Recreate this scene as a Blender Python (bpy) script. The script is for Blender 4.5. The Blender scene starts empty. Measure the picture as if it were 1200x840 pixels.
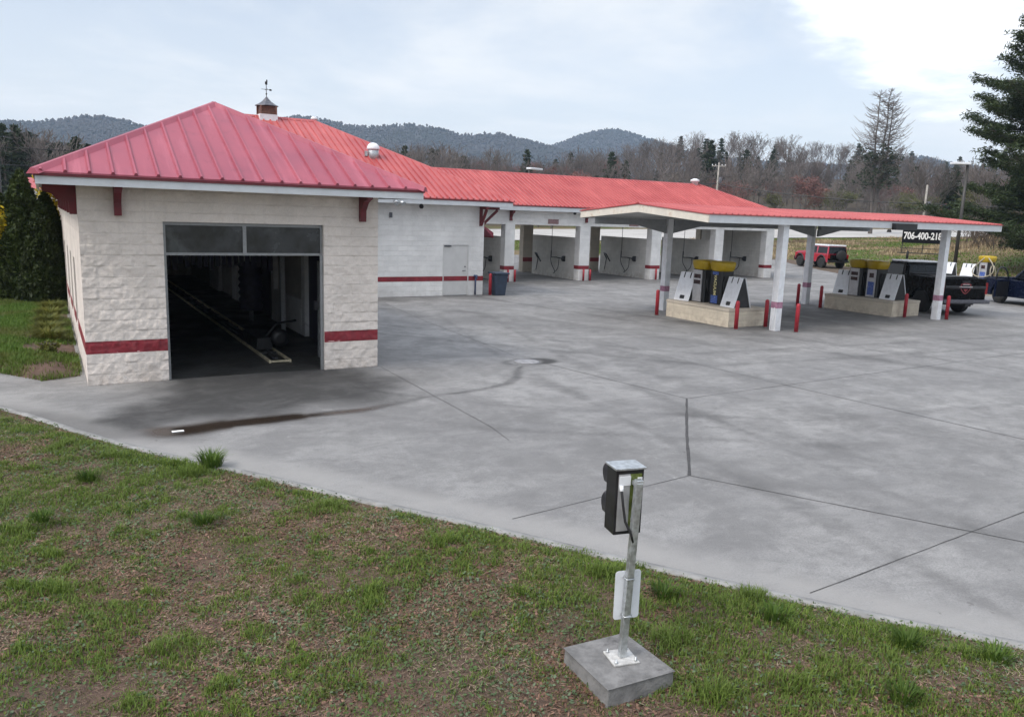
import bpy, bmesh, math, random
import numpy as np
from mathutils import Vector, Matrix
R_ = math.radians
SC = bpy.context.scene
COL = SC.collection

# ------------------------------------------------------------------ camera
CAMH = 3.4
cam_d = bpy.data.cameras.new('camera'); cam = bpy.data.objects.new('camera', cam_d); COL.objects.link(cam)
cam_d.sensor_width = 36; cam_d.lens = 940/1200*36; cam_d.clip_start = .1; cam_d.clip_end = 20000
def cam_axes(pi, ro, ya):
    fw = Vector((math.sin(ya)*math.cos(pi), math.cos(ya)*math.cos(pi), -math.sin(pi)))
    r = Vector((math.cos(ya), -math.sin(ya), 0)); u = r.cross(fw)
    return math.cos(ro)*r+math.sin(ro)*u, -math.sin(ro)*r+math.cos(ro)*u, fw
cr, cu, cf = cam_axes(R_(10.24), R_(1.95), R_(30.3))
m = Matrix.Identity(4)
for i in range(3):
    m[i][0] = cr[i]; m[i][1] = cu[i]; m[i][2] = -cf[i]
m[2][3] = CAMH
cam.matrix_world = m
SC.camera = cam

# ------------------------------------------------------------------ light
SUN_AZ = R_(-98)      # from +Y towards +X
SUN_EL = R_(48)
SC.view_settings.view_transform = 'Standard'; SC.view_settings.look = 'None'
SC.cycles.volume_bounces = 2
SC.view_settings.exposure = 0.32; SC.view_settings.gamma = 1
w = bpy.data.worlds.new('World'); SC.world = w; w.use_nodes = True
nt = w.node_tree; nt.nodes.clear()
def N(t, **k):
    n = nt.nodes.new(t)
    for a, b in k.items(): setattr(n, a, b)
    return n
sky = N('ShaderNodeTexSky', sky_type='NISHITA', sun_disc=False, sun_elevation=SUN_EL, sun_rotation=SUN_AZ,
        altitude=400, air_density=1.0, dust_density=3.0, ozone_density=1.2)
tc = N('ShaderNodeTexCoord')
sep = N('ShaderNodeSeparateXYZ'); nt.links.new(tc.outputs['Generated'], sep.inputs[0])
def mth(op, a, b=None, clamp=False):
    n = N('ShaderNodeMath', operation=op, use_clamp=clamp)
    for i, v in enumerate((a, b)):
        if v is None: continue
        if isinstance(v, (int, float)): n.inputs[i].default_value = v
        else: nt.links.new(v, n.inputs[i])
    return n.outputs[0]
zz = mth('ADD', mth('MAXIMUM', sep.outputs[2], 0), .12)
comb = N('ShaderNodeCombineXYZ')
nt.links.new(mth('DIVIDE', sep.outputs[0], zz), comb.inputs[0]); nt.links.new(mth('DIVIDE', sep.outputs[1], zz), comb.inputs[1])
def noise(vec, scale, detail, rough, dist=0):
    n = N('ShaderNodeTexNoise'); n.inputs['Scale'].default_value = scale; n.inputs['Detail'].default_value = detail
    n.inputs['Roughness'].default_value = rough; n.inputs['Distortion'].default_value = dist
    nt.links.new(vec, n.inputs['Vector']); return n.outputs['Fac']
mp = N('ShaderNodeMapping'); mp.inputs['Scale'].default_value = (1, 1, 1); mp.inputs['Rotation'].default_value = (0, 0, .6)
nt.links.new(comb.outputs[0], mp.inputs[0])
n1 = noise(mp.outputs[0], .55, 8, .58, .3)
n2 = noise(mp.outputs[0], 1.6, 6, .6, .2)
# a bank of bright cloud high in the sky on the right
dotn = N('ShaderNodeVectorMath', operation='DOT_PRODUCT'); nt.links.new(tc.outputs['Generated'], dotn.inputs[0])
bd = (cf + cr*((1120-600)/940) + cu*((420+75)/940)).normalized(); dotn.inputs[1].default_value = bd
bank = N('ShaderNodeMapRange', interpolation_type='SMOOTHSTEP'); nt.links.new(dotn.outputs['Value'], bank.inputs[0])
bank.inputs[1].default_value = .973; bank.inputs[2].default_value = .999
cl_b = N('ShaderNodeMapRange', interpolation_type='SMOOTHSTEP')
nt.links.new(mth('ADD', mth('ADD', mth('MULTIPLY', n1, .60), mth('MULTIPLY', n2, .35)), mth('MULTIPLY', bank.outputs[0], .34)), cl_b.inputs[0])
cl_b.inputs[1].default_value = .62; cl_b.inputs[2].default_value = .84
cl_a = N('ShaderNodeMapRange', interpolation_type='SMOOTHSTEP'); nt.links.new(n1, cl_a.inputs[0])
cl_a.inputs[1].default_value = .40; cl_a.inputs[2].default_value = .66; cl_a.inputs[3].default_value = .34; cl_a.inputs[4].default_value = .92
def mixc(f, a, b):
    n = N('ShaderNodeMix', data_type='RGBA')
    if isinstance(f, float): n.inputs[0].default_value = f
    else: nt.links.new(f, n.inputs[0])
    for i, v in ((6, a), (7, b)):
        if isinstance(v, tuple): n.inputs[i].default_value = (*v, 1)
        else: nt.links.new(v, n.inputs[i])
    return n.outputs[2]
veil = mixc(cl_a.outputs[0], sky.outputs[0], (5.85, 6.0, 6.08))
hz = N('ShaderNodeMapRange'); nt.links.new(sep.outputs[2], hz.inputs[0]); hz.inputs[1].default_value = .02; hz.inputs[2].default_value = .30
hz.inputs[3].default_value = .55; hz.inputs[4].default_value = 0
veil = mixc(hz.outputs[0], veil, (6.3, 6.3, 6.45))
full = mixc(cl_b.outputs[0], veil, (10.5, 10.5, 10.5))
# an overcast sky is brightest overhead
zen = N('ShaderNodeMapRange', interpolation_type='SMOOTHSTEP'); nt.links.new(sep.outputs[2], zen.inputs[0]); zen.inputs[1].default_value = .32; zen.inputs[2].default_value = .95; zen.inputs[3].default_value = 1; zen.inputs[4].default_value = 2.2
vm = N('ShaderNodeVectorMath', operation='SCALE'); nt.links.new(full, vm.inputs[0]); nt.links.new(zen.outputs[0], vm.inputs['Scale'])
bg = N('ShaderNodeBackground'); bg.inputs[1].default_value = .14
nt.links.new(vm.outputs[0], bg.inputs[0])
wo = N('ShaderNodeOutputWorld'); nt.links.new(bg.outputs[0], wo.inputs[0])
sd = bpy.data.lights.new('sun', 'SUN'); sd.energy = 1.5; sd.angle = R_(14); sd.color = (1, .96, .9)
so = bpy.data.objects.new('sun', sd); COL.objects.link(so)
sdir = Vector((math.sin(SUN_AZ)*math.cos(SUN_EL), math.cos(SUN_AZ)*math.cos(SUN_EL), math.sin(SUN_EL)))
so.rotation_euler = sdir.to_track_quat('Z', 'Y').to_euler(); so.location = sdir*60

# ------------------------------------------------------------------ helpers
def tag(o, label=None, cat=None, group=None, kind=None):
    if label: o['label'] = label
    if cat: o['category'] = cat
    if group: o['group'] = group
    if kind: o['kind'] = kind
    return o
def wloc(o):
    v = Vector((0, 0, 0))
    while o is not None:
        v += o.location; o = o.parent
    return v
def empty(name, loc=(0, 0, 0), label=None, cat=None, group=None):
    o = bpy.data.objects.new(name, None); COL.objects.link(o); o.location = loc; o.empty_display_size = .2
    return tag(o, label, cat, group)
def place(me, name, mat, parent, base=None):
    o = bpy.data.objects.new(name, me); COL.objects.link(o)
    if mat: me.materials.append(mat)
    if parent: o.parent = parent
    return o
class MB:
    def __init__(s): s.v = []; s.f = []; s.sm = []
    def add(s, vs, fs, smooth=False):
        b = len(s.v); s.v += [tuple(p) for p in vs]; s.f += [tuple(b+i for i in f) for f in fs]; s.sm += [smooth]*len(fs); return s
    def box(s, x0, x1, y0, y1, z0, z1):
        return s.add([(x0,y0,z0),(x1,y0,z0),(x1,y1,z0),(x0,y1,z0),(x0,y0,z1),(x1,y0,z1),(x1,y1,z1),(x0,y1,z1)],
              [(0,3,2,1),(4,5,6,7),(0,1,5,4),(1,2,6,5),(2,3,7,6),(3,0,4,7)])
    def obox(s, c, ax, ay, az):     # centre and three half-axis vectors
        c = Vector(c); ax = Vector(ax); ay = Vector(ay); az = Vector(az)
        P = [c+ax*i+ay*j+az*k for k in (-1,1) for i,j in ((-1,-1),(1,-1),(1,1),(-1,1))]
        return s.add(P, [(0,3,2,1),(4,5,6,7),(0,1,5,4),(1,2,6,5),(2,3,7,6),(3,0,4,7)])
    def prism(s, poly, axis, a, b, smooth=False):   # extrude 2D poly along axis from a to b
        def p(u, v, t): return {'x': (t,u,v), 'y': (u,t,v), 'z': (u,v,t)}[axis]
        n = len(poly); V = [p(u,v,a) for u,v in poly]+[p(u,v,b) for u,v in poly]
        F = [tuple(range(n))[::-1], tuple(range(n,2*n))]
        s.add(V, F)
        bb = len(s.v)-2*n
        for i in range(n):
            j = (i+1)%n; s.f.append((bb+i,bb+j,bb+n+j,bb+n+i)); s.sm.append(smooth)
        return s
    def tube(s, pts, rad, n=8, caps=True):
        pts = [Vector(p) for p in pts]; k = len(pts)
        if not isinstance(rad, (list, tuple)): rad = [rad]*k
        rings = []; b = len(s.v)
        up = None
        for i, p in enumerate(pts):
            t = (pts[min(i+1,k-1)]-pts[max(i-1,0)]).normalized()
            a = Vector((0,0,1)) if abs(t.z) < .9 else Vector((1,0,0))
            u = t.cross(a).normalized() if up is None else (up - t*up.dot(t)).normalized()
            up = u; vv = t.cross(u)
            for j in range(n):
                an = 2*math.pi*j/n; s.v.append(tuple(p+(u*math.cos(an)+vv*math.sin(an))*rad[i]))
        for i in range(k-1):
            for j in range(n):
                jj = (j+1)%n; s.f.append((b+i*n+j,b+i*n+jj,b+(i+1)*n+jj,b+(i+1)*n+j)); s.sm.append(n > 5)
        if caps:
            s.f.append(tuple(b+j for j in range(n))[::-1]); s.sm.append(False)
            s.f.append(tuple(b+(k-1)*n+j for j in range(n))); s.sm.append(False)
        return s
    def lathe(s, c, prof, n=20, axis='z', smooth=True):    # prof: (r, h)
        b = len(s.v); c = Vector(c)
        for r, h in prof:
            for j in range(n):
                a = 2*math.pi*j/n; x, y = r*math.cos(a), r*math.sin(a)
                d = {'z': (x,y,h), 'x': (h,x,y), 'y': (y,h,x)}[axis]
                s.v.append(tuple(c+Vector(d)))
        for i in range(len(prof)-1):
            for j in range(n):
                jj = (j+1)%n; s.f.append((b+i*n+j,b+i*n+jj,b+(i+1)*n+jj,b+(i+1)*n+j)); s.sm.append(smooth)
        s.f.append(tuple(b+j for j in range(n))[::-1]); s.sm.append(False)
        s.f.append(tuple(b+(len(prof)-1)*n+j for j in range(n))); s.sm.append(False)
        return s
    def build(s, name, mat, parent=None, bevel=0, seg=2):
        me = bpy.data.meshes.new(name)
        o3 = wloc(parent) if parent else Vector((0,0,0))
        me.from_pydata([(x-o3.x, y-o3.y, z-o3.z) for x,y,z in s.v], [], s.f)
        me.polygons.foreach_set('use_smooth', s.sm)
        if bevel:
            bm = bmesh.new(); bm.from_mesh(me)
            bmesh.ops.remove_doubles(bm, verts=bm.verts, dist=1e-5)
            ed = [e for e in bm.edges if len(e.link_faces) == 2 and e.calc_face_angle(0) > R_(30)]
            bmesh.ops.bevel(bm, geom=ed, offset=bevel, segments=seg, profile=.5, affect='EDGES', clamp_overlap=True)
            bm.to_mesh(me); bm.free()
        me.update()
        return place(me, name, mat, parent)
def bulk(name, V, F, mat, parent=None, smooth=False, attrs=None):      # numpy mesh, F (n,k)
    V = np.asarray(V, np.float32); F = np.asarray(F, np.int32); k = F.shape[1]
    me = bpy.data.meshes.new(name)
    me.vertices.add(len(V)); me.vertices.foreach_set('co', V.ravel())
    me.loops.add(F.size); me.loops.foreach_set('vertex_index', F.ravel())
    me.polygons.add(len(F)); me.polygons.foreach_set('loop_start', np.arange(0, F.size, k, dtype=np.int32))
    if smooth: me.polygons.foreach_set('use_smooth', np.ones(len(F), bool))
    me.update(calc_edges=True)
    for an, av in (attrs or {}).items():
        a = me.attributes.new(an, 'FLOAT', 'POINT'); a.data.foreach_set('value', np.asarray(av, np.float32))
    return place(me, name, mat, parent)
def kids(o): return [c for c in COL.objects if c.parent == o]
def copy_tree(o, parent=None):
    c = o.copy(); COL.objects.link(c)
    if parent: c.parent = parent
    for ch in list(o.children): copy_tree(ch, c)
    return c

# ------------------------------------------------------------------ materials
def newmat(name):
    m = bpy.data.materials.new(name); m.use_nodes = True
    return m, m.node_tree, m.node_tree.nodes['Principled BSDF']
class G:
    """tiny node-graph helper"""
    def __init__(s, t): s.t = t
    def n(s, ty, **k):
        q = s.t.nodes.new(ty)
        for a, b in k.items(): setattr(q, a, b)
        return q
    def put(s, sock, v):
        if isinstance(v, (int, float)): sock.default_value = v
        elif isinstance(v, tuple): sock.default_value = (*v, 1) if len(v) == 3 and sock.type == 'RGBA' else v
        else: s.t.links.new(v, sock)
    def m(s, op, a, b=None, clamp=False):
        q = s.n('ShaderNodeMath', operation=op, use_clamp=clamp); s.put(q.inputs[0], a)
        if b is not None: s.put(q.inputs[1], b)
        return q.outputs[0]
    def noise(s, vec, scale, detail=5, rough=.55, dist=0):
        q = s.n('ShaderNodeTexNoise'); s.put(q.inputs['Vector'], vec); q.inputs['Scale'].default_value = scale
        q.inputs['Detail'].default_value = detail; q.inputs['Roughness'].default_value = rough; q.inputs['Distortion'].default_value = dist
        return q.outputs['Fac']
    def mix(s, f, a, b, blend='MIX'):
        q = s.n('ShaderNodeMix', data_type='RGBA', blend_type=blend); s.put(q.inputs[0], f); s.put(q.inputs[6], a); s.put(q.inputs[7], b)
        return q.outputs[2]
    def rng(s, v, a, b, c=0, d=1, smooth=True):
        q = s.n('ShaderNodeMapRange', interpolation_type='SMOOTHSTEP' if smooth else 'LINEAR'); s.put(q.inputs[0], v)
        for i, x in enumerate((a, b, c, d)): s.put(q.inputs[1+i], x)
        return q.outputs[0]
    def bump(s, h, strength, dist=.02, normal=None):
        q = s.n('ShaderNodeBump'); s.put(q.inputs['Height'], h); q.inputs['Strength'].default_value = strength; q.inputs['Distance'].default_value = dist
        if normal is not None: s.put(q.inputs['Normal'], normal)
        return q.outputs[0]
    def mapping(s, vec, scale=(1,1,1), rot=(0,0,0)):
        q = s.n('ShaderNodeMapping'); s.put(q.inputs[0], vec); q.inputs['Scale'].default_value = scale; q.inputs['Rotation'].default_value = rot
        return q.outputs[0]
def simple(name, col, rough=.6, metal=0, var=.18, scale=6, bump=0, bscale=60, spec=.5, dirt=None, coat=0):
    m, t, b = newmat(name); g = G(t)
    tcn = g.n('ShaderNodeTexCoord').outputs['Object']
    nz = g.noise(tcn, scale, 6, .6)
    lo = tuple(c*(1-var) for c in col); hi = tuple(min(1, c*(1+var)) for c in col)
    c = g.mix(g.rng(nz, .3, .7), lo, hi)
    if dirt:
        d = g.noise(tcn, dirt[1], 7, .65, .4)
        c = g.mix(g.m('MULTIPLY', g.rng(d, .52, .75), dirt[2]), c, dirt[0])
    g.put(b.inputs['Base Color'], c); b.inputs['Metallic'].default_value = metal
    g.put(b.inputs['Roughness'], g.rng(nz, .3, .7, max(.02, rough-.08), min(1, rough+.08)))
    b.inputs['Specular IOR Level'].default_value = spec
    if coat: b.inputs['Coat Weight'].default_value = coat; b.inputs['Coat Roughness'].default_value = .05
    if bump: g.put(b.inputs['Normal'], g.bump(g.noise(tcn, bscale, 4, .6), bump, .01))
    return m
def leafmat(name, c1, c2, c3=None, rough=.6, trans=.25, scale=.8):
    m, t, b = newmat(name); g = G(t)
    geo = g.n('ShaderNodeNewGeometry'); oi = g.n('ShaderNodeObjectInfo')
    tcn = g.n('ShaderNodeTexCoord').outputs['Object']
    c = g.mix(geo.outputs['Random Per Island'], c1, c2)
    if c3: c = g.mix(g.rng(g.noise(tcn, scale, 3, .5), .42, .62), c, c3)
    c = g.mix(1.0, c, g.mix(oi.outputs['Random'], (.78,.78,.78), (1.15,1.12,1.1)), 'MULTIPLY')
    g.put(b.inputs['Base Color'], c); b.inputs['Roughness'].default_value = rough; b.inputs['Specular IOR Level'].default_value = .25
    if trans:
        tr = g.n('ShaderNodeBsdfTranslucent'); g.put(tr.inputs[0], c); mx = g.n('ShaderNodeMixShader'); mx.inputs[0].default_value = trans
        t.links.new(b.outputs[0], mx.inputs[1]); t.links.new(tr.outputs[0], mx.inputs[2])
        t.links.new(mx.outputs[0], t.nodes['Material Output'].inputs[0])
    return m

def cmu_mat(name, base, mortar_dark=.8, rough_face=1.0, stain=.25, course=.2):
    m, t, b = newmat(name); g = G(t)
    geo = g.n('ShaderNodeNewGeometry'); P = geo.outputs['Position']; Nn = geo.outputs['True Normal']
    sp = g.n('ShaderNodeSeparateXYZ'); g.put(sp.inputs[0], P); sn = g.n('ShaderNodeSeparateXYZ'); g.put(sn.inputs[0], Nn)
    u = g.m('ADD', g.m('MULTIPLY', sp.outputs[0], g.m('ABSOLUTE', sn.outputs[1])), g.m('MULTIPLY', sp.outputs[1], g.m('ABSOLUTE', sn.outputs[0])))
    cb = g.n('ShaderNodeCombineXYZ'); g.put(cb.inputs[0], u); g.put(cb.inputs[1], sp.outputs[2])
    br = g.n('ShaderNodeTexBrick'); mj = mortar_dark; g.put(br.inputs['Vector'], cb.outputs[0]); br.inputs['Scale'].default_value = 1
    br.inputs['Brick Width'].default_value = .4; br.inputs['Row Height'].default_value = course; br.inputs['Mortar Size'].default_value = .006
    br.inputs['Mortar Smooth'].default_value = .4; br.offset = .5
    for i, q in ((1, .92), (2, 1.05), (3, mortar_dark)):
        br.inputs[i].default_value = (q, q, q, 1)
    n1 = g.noise(P, 1.1, 6, .6); n2 = g.noise(P, 14, 6, .65); n3 = g.noise(P, 5, 5, .6, .5)
    c = g.mix(g.rng(n1, .3, .7), tuple(x*.88 for x in base), tuple(min(1,x*1.06) for x in base))
    c = g.mix(.65, c, br.outputs['Color'], 'MULTIPLY')
    # grime near the ground and in streaks
    low = g.rng(sp.outputs[2], .0, .55, 1, 0)
    gr = g.m('MULTIPLY', g.m('ADD', g.m('MULTIPLY', low, .8), .12), g.rng(n3, .35, .7))
    c = g.mix(g.m('MULTIPLY', gr, stain*2), c, (.30,.24,.19))
    st = g.noise(g.mapping(P, (3.2, 3.2, .16)), 1.6, 5, .6)
    c = g.mix(g.m('MULTIPLY', g.rng(st, .55, .75), stain*.7), c, (.33,.31,.28))
    g.put(b.inputs['Base Color'], c); b.inputs['Roughness'].default_value = .85; b.inputs['Specular IOR Level'].default_value = .3
    h = g.m('ADD', g.m('MULTIPLY', n2, .5*rough_face), g.m('ADD', g.m('MULTIPLY', n3, .5*rough_face), g.m('MULTIPLY', br.outputs['Fac'], -.25)))
    g.put(b.inputs['Normal'], g.bump(h, .9, .03))
    return m

M = {}
M['cmu_front'] = cmu_mat('cmu_cream', (.74,.665,.605), .95, .9, .22)
M['cmu_white'] = cmu_mat('cmu_white', (.80,.785,.765), .95, 1.3, .10)
M['cmu_tan'] = cmu_mat('cmu_tan', (.52,.46,.38), .75, .9, .3)  # own tan of the cappings; paints warm shade on back piers and beam
M['cmu_island'] = cmu_mat('cmu_island', (.62,.55,.44), .75, 1.2, .25)
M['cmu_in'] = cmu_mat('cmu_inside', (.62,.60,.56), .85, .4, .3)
M['red_band'] = simple('red_band_paint', (.22,.018,.028), .6, var=.25, scale=5, bump=.6, bscale=22, dirt=((.28,.10,.09), 7, .35))
M['red_trim'] = simple('dark_red_trim', (.13,.014,.02), .55, var=.2)
M['bollard'] = simple('bollard_red', (.33,.018,.03), .45, var=.2, scale=9, dirt=((.20,.05,.04), 14, .5))
def roofmat(name, col, pale):
    m, t, b = newmat(name); g = G(t); P = g.n('ShaderNodeNewGeometry').outputs['Position']
    n1 = g.noise(P, .7, 6, .6); n2 = g.noise(g.mapping(P, (3, 1, 1)), 3, 5, .65)
    c = g.mix(g.rng(n1, .3, .7), col, pale); c = g.mix(g.m('MULTIPLY', g.rng(n2, .55, .8), .35), c, tuple(x*.6 for x in col)); n3 = g.noise(g.mapping(P, (3.2,.22,.22)), 1.4, 6, .65); c = g.mix(g.m('MULTIPLY', g.rng(n3, .50, .72), .42), c, tuple(min(1, x*1.35+.05) for x in pale)); n4 = g.noise(P, 2.6, 6, .7); c = g.mix(g.m('MULTIPLY', g.rng(n4, .56, .74), .35), c, tuple(x*.55+.01 for x in col))
    g.put(b.inputs['Base Color'], c); g.put(b.inputs['Roughness'], g.rng(n1, .3, .7, .36, .5)); b.inputs['Specular IOR Level'].default_value = .5
    g.put(b.inputs['Normal'], g.bump(g.noise(g.mapping(P, (2.2, .5, .5)), 1.2, 3, .5), .12, .03))
    return m
M['roof_pink'] = roofmat('roof_faded_crimson', (.275,.046,.074), (.35,.075,.105))
M['roof_red'] = roofmat('roof_coral_red', (.36,.058,.059), (.45,.10,.096))
M['drip'] = simple('drip_edge', (.12,.012,.02), .4, var=.15)
M['fascia'] = simple('white_fascia', (.58,.60,.62), .45, var=.06, scale=3, dirt=((.45,.40,.33), 4, .25))
M['fascia_old'] = simple('stained_fascia', (.66,.62,.54), .5, var=.08, scale=3, dirt=((.38,.22,.12), 3, .6))
M['soffit'] = simple('soffit', (.42,.42,.41), .6, var=.06, scale=2)
M['slab_pale'] = simple('pale_cover', (.26,.255,.26), .7, var=.25, scale=9)
M['plate_grey'] = simple('dull_steel_plate', (.46,.45,.43), .6, var=.2, scale=20, dirt=((.22,.2,.18), 14, .6))
M['beam_grey'] = simple('grey_steel_beam', (.25,.26,.27), .6, var=.1)
M['door'] = simple('painted_steel_door', (.58,.57,.555), .5, var=.05, scale=3)
M['alu'] = simple('brushed_aluminium', (.26,.265,.27), .45, metal=.5, var=.1, scale=20)
M['galv'] = simple('galvanised_steel', (.50,.52,.53), .42, metal=.8, var=.22, scale=26, bump=.15, bscale=80)
M['white_paint'] = simple('white_paint', (.74,.75,.77), .45, var=.08, scale=5, dirt=((.40,.37,.33), 6, .3))
M['post'] = simple('white_post_paint', (.70,.71,.73), .5, var=.08, scale=5, dirt=((.45,.38,.36), 7, .35))
M['purple'] = simple('faded_band', (.34,.17,.24), .55, var=.25, scale=10)
M['black'] = simple('black_plastic', (.012,.012,.014), .42, var=.3, scale=8)
M['black_metal'] = simple('black_cabinet', (.012,.012,.013), .45, var=.3, scale=5)
M['rubber'] = simple('tyre_rubber', (.018,.018,.018), .85, var=.25, scale=12)
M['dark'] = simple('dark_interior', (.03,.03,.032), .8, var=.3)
M['steel_white'] = simple('white_enamel_plate', (.72,.74,.77), .35, var=.06, scale=6, dirt=((.4,.4,.4), 8, .25))
M['silver'] = simple('silver_panel', (.50,.50,.51), .38, metal=.5, var=.12, scale=6)
M['yellow'] = simple('yellow_dome', (.44,.30,.008), .4, var=.12, scale=4, dirt=((.30,.2,.02), 6, .4))
M['decal_yellow'] = simple('decal_yellow', (.66,.60,.28), .5, var=.15, scale=20)
M['decal_blue'] = simple('decal_blue', (.05,.10,.34), .45, var=.2, scale=30, dirt=((.55,.6,.68), 22, .9))
M['screen'] = simple('dark_screen', (.03,.018,.02), .2, var=.3, dirt=((.35,.14,.10), 30, .8))
M['wood_pole'] = simple('weathered_pole', (.30,.28,.25), .85, var=.25, scale=4)
M['dark_pole'] = simple('dark_bronze_pole', (.035,.032,.028), .5, var=.2)
M['bin'] = simple('slate_blue_plastic', (.03,.045,.075), .5, var=.2, scale=5)
M['hose'] = simple('black_hose', (.02,.02,.022), .5, var=.2)
M['copper'] = simple('weathered_copper', (.20,.10,.075), .5, metal=.4, var=.35, scale=18)
M['lead'] = simple('aged_lead', (.12,.12,.135), .5, metal=.5, var=.3, scale=14)
M['car_black'] = simple('black_car_paint', (.002,.002,.0025), .28, var=.1, spec=.10)
M['car_blue'] = simple('navy_car_paint', (.004,.007,.022), .25, var=.1, spec=.3)
M['car_red'] = simple('red_car_paint', (.36,.012,.035), .2, var=.1, coat=1)
M['car_white'] = simple('white_car_paint', (.78,.78,.80), .25, var=.04, coat=.6)
M['chrome'] = simple('chrome', (.62,.62,.64), .14, metal=1, var=.08)
M['rim'] = simple('alloy_rim', (.60,.60,.62), .3, metal=.7, var=.12)
M['tail'] = simple('tail_lamp', (.25,.01,.012), .15, var=.2)
M['glass'] = simple('dark_car_glass', (.008,.010,.013), .06, var=.2, spec=.35)
M['emblem_red'] = simple('emblem_red', (.26,.04,.045), .4); M['emblem_white'] = simple('emblem_white', (.42,.38,.38), .4)
M['sign_black'] = simple('sign_black', (.006,.006,.009), .6, spec=.2)
M['letters'] = simple('sign_letters', (.80,.80,.80), .5, var=.05)
M['sign_plate'] = simple('number_plate', (.26,.15,.15), .5, var=.3, scale=30, dirt=((.5,.45,.43), 26, .8))
M['white_letter'] = simple('white_lettering', (.7,.7,.68), .5)
M['slab'] = simple('cast_concrete', (.17,.165,.16), .9, var=.3, scale=7, bump=.6, bscale=45, dirt=((.055,.052,.05), 4, .95))
M['greenish'] = simple('olive_green', (.10,.125,.035), .25, var=.35, scale=9)
M['rust_gold'] = simple('worn_yellow_rail', (.46,.41,.29), .5, metal=0, var=.4, scale=9)
M['litter'] = simple('white_card', (.82,.82,.8), .6)
M['trash_green'] = simple('green_litter', (.05,.25,.18), .5)
M['blueish'] = simple('blue_hydrant', (.04,.06,.13), .5)
M['tarp'] = simple('purple_curtain', (.035,.03,.055), .6, var=.4)
def glass_mat(name, tint, rough=.05, alpha=.5):
    m, t, b = newmat(name); g = G(t)
    tr = g.n('ShaderNodeBsdfTransparent'); tr.inputs[0].default_value = (*tint, 1); gl = g.n('ShaderNodeBsdfGlossy'); gl.inputs['Roughness'].default_value = rough
    fr = g.n('ShaderNodeFresnel'); fr.inputs[0].default_value = 1.5
    mx = g.n('ShaderNodeMixShader'); t.links.new(g.m('ADD', fr.outputs[0], .03), mx.inputs[0]); t.links.new(tr.outputs[0], mx.inputs[1]); t.links.new(gl.outputs[0], mx.inputs[2])
    t.links.new(mx.outputs[0], t.nodes['Material Output'].inputs[0]); return m
M['pane'] = glass_mat('window_glass', (.35,.38,.38))
M['shutter'] = simple('dusty_roll_glass', (.030,.033,.036), .22, var=.45, scale=2.2, dirt=((.10,.11,.115), 1.3, .6))
M['bark'] = simple('grey_bark', (.11,.095,.085), .9, var=.3, scale=9, bump=.6, bscale=25)
M['twig_grey'] = leafmat('winter_twigs', (.12,.105,.098), (.19,.165,.155), trans=0, rough=.9)
M['twig_red'] = leafmat('budding_red_twigs', (.15,.085,.078), (.24,.115,.10), trans=0, rough=.9)
M['bud_green'] = leafmat('pale_green_buds', (.10,.11,.045), (.16,.16,.07), trans=.2, rough=.8)
M['pine'] = leafmat('pine_needles', (.022,.040,.014), (.075,.105,.038), (.035,.055,.02), trans=.15, rough=.55, scale=.6)
M['pine_far'] = leafmat('dark_evergreen', (.02,.034,.018), (.045,.062,.03), trans=.1)
M['arbor'] = leafmat('arborvitae_scales', (.018,.034,.008), (.065,.09,.02), (.028,.04,.010), trans=.15, scale=2.5)
M['forsythia'] = leafmat('yellow_blossom', (.50,.37,.01), (.68,.52,.03), (.30,.28,.03), trans=.25, scale=3)
M['tuft'] = leafmat('yellow_green_tuft', (.12,.15,.03), (.24,.23,.05), (.10,.12,.03), trans=.25, scale=4)
M['straw'] = leafmat('dry_straw', (.26,.20,.12), (.40,.32,.20), (.16,.12,.08), trans=.15, scale=.3)
M['brush'] = leafmat('brown_brush', (.10,.075,.058), (.18,.13,.095), (.085,.07,.055), trans=0, scale=.2, rough=.9)
M['ivy'] = leafmat('broad_weed', (.05,.10,.018), (.12,.19,.03), trans=.3)
M['mtwood'] = leafmat('mountain_wood', (.036,.034,.034), (.055,.050,.048), (.032,.035,.03), trans=0, scale=.006, rough=.95)

# ------------------------------------------------------------------ terrain
rng = np.random.default_rng(7)
def vnoise(x, y, s, seed=0):        # smooth value noise
    x = np.asarray(x, float)/s+seed*17.3; y = np.asarray(y, float)/s+seed*9.1
    xi = np.floor(x).astype(np.int64); yi = np.floor(y).astype(np.int64); fx = x-xi; fy = y-yi
    def h(a, b):
        k = (a*374761393+b*668265263+seed*974711) & 0xffffffff; k = ((k ^ (k >> 13))*1274126177) & 0xffffffff
        return ((k ^ (k >> 16)) & 0xffff)/65535.
    fx = fx*fx*(3-2*fx); fy = fy*fy*(3-2*fy)
    return (h(xi,yi)*(1-fx)+h(xi+1,yi)*fx)*(1-fy)+(h(xi,yi+1)*(1-fx)+h(xi+1,yi+1)*fx)*fy
def fbm(x, y, s, o=4, seed=0):
    r = 0; a = 1; t = 0
    x = np.asarray(x, float); y = np.asarray(y, float)
    for i in range(o):
        ca, sa = math.cos(.7+1.1*i), math.sin(.7+1.1*i); r = r+a*vnoise(x*ca-y*sa, x*sa+y*ca, s/2**i, seed+i); t += a; a *= .5
    return r/t
def sstep(v, a, b):
    t = np.clip((v-a)/(b-a), 0, 1); return t*t*(3-2*t)
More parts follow.
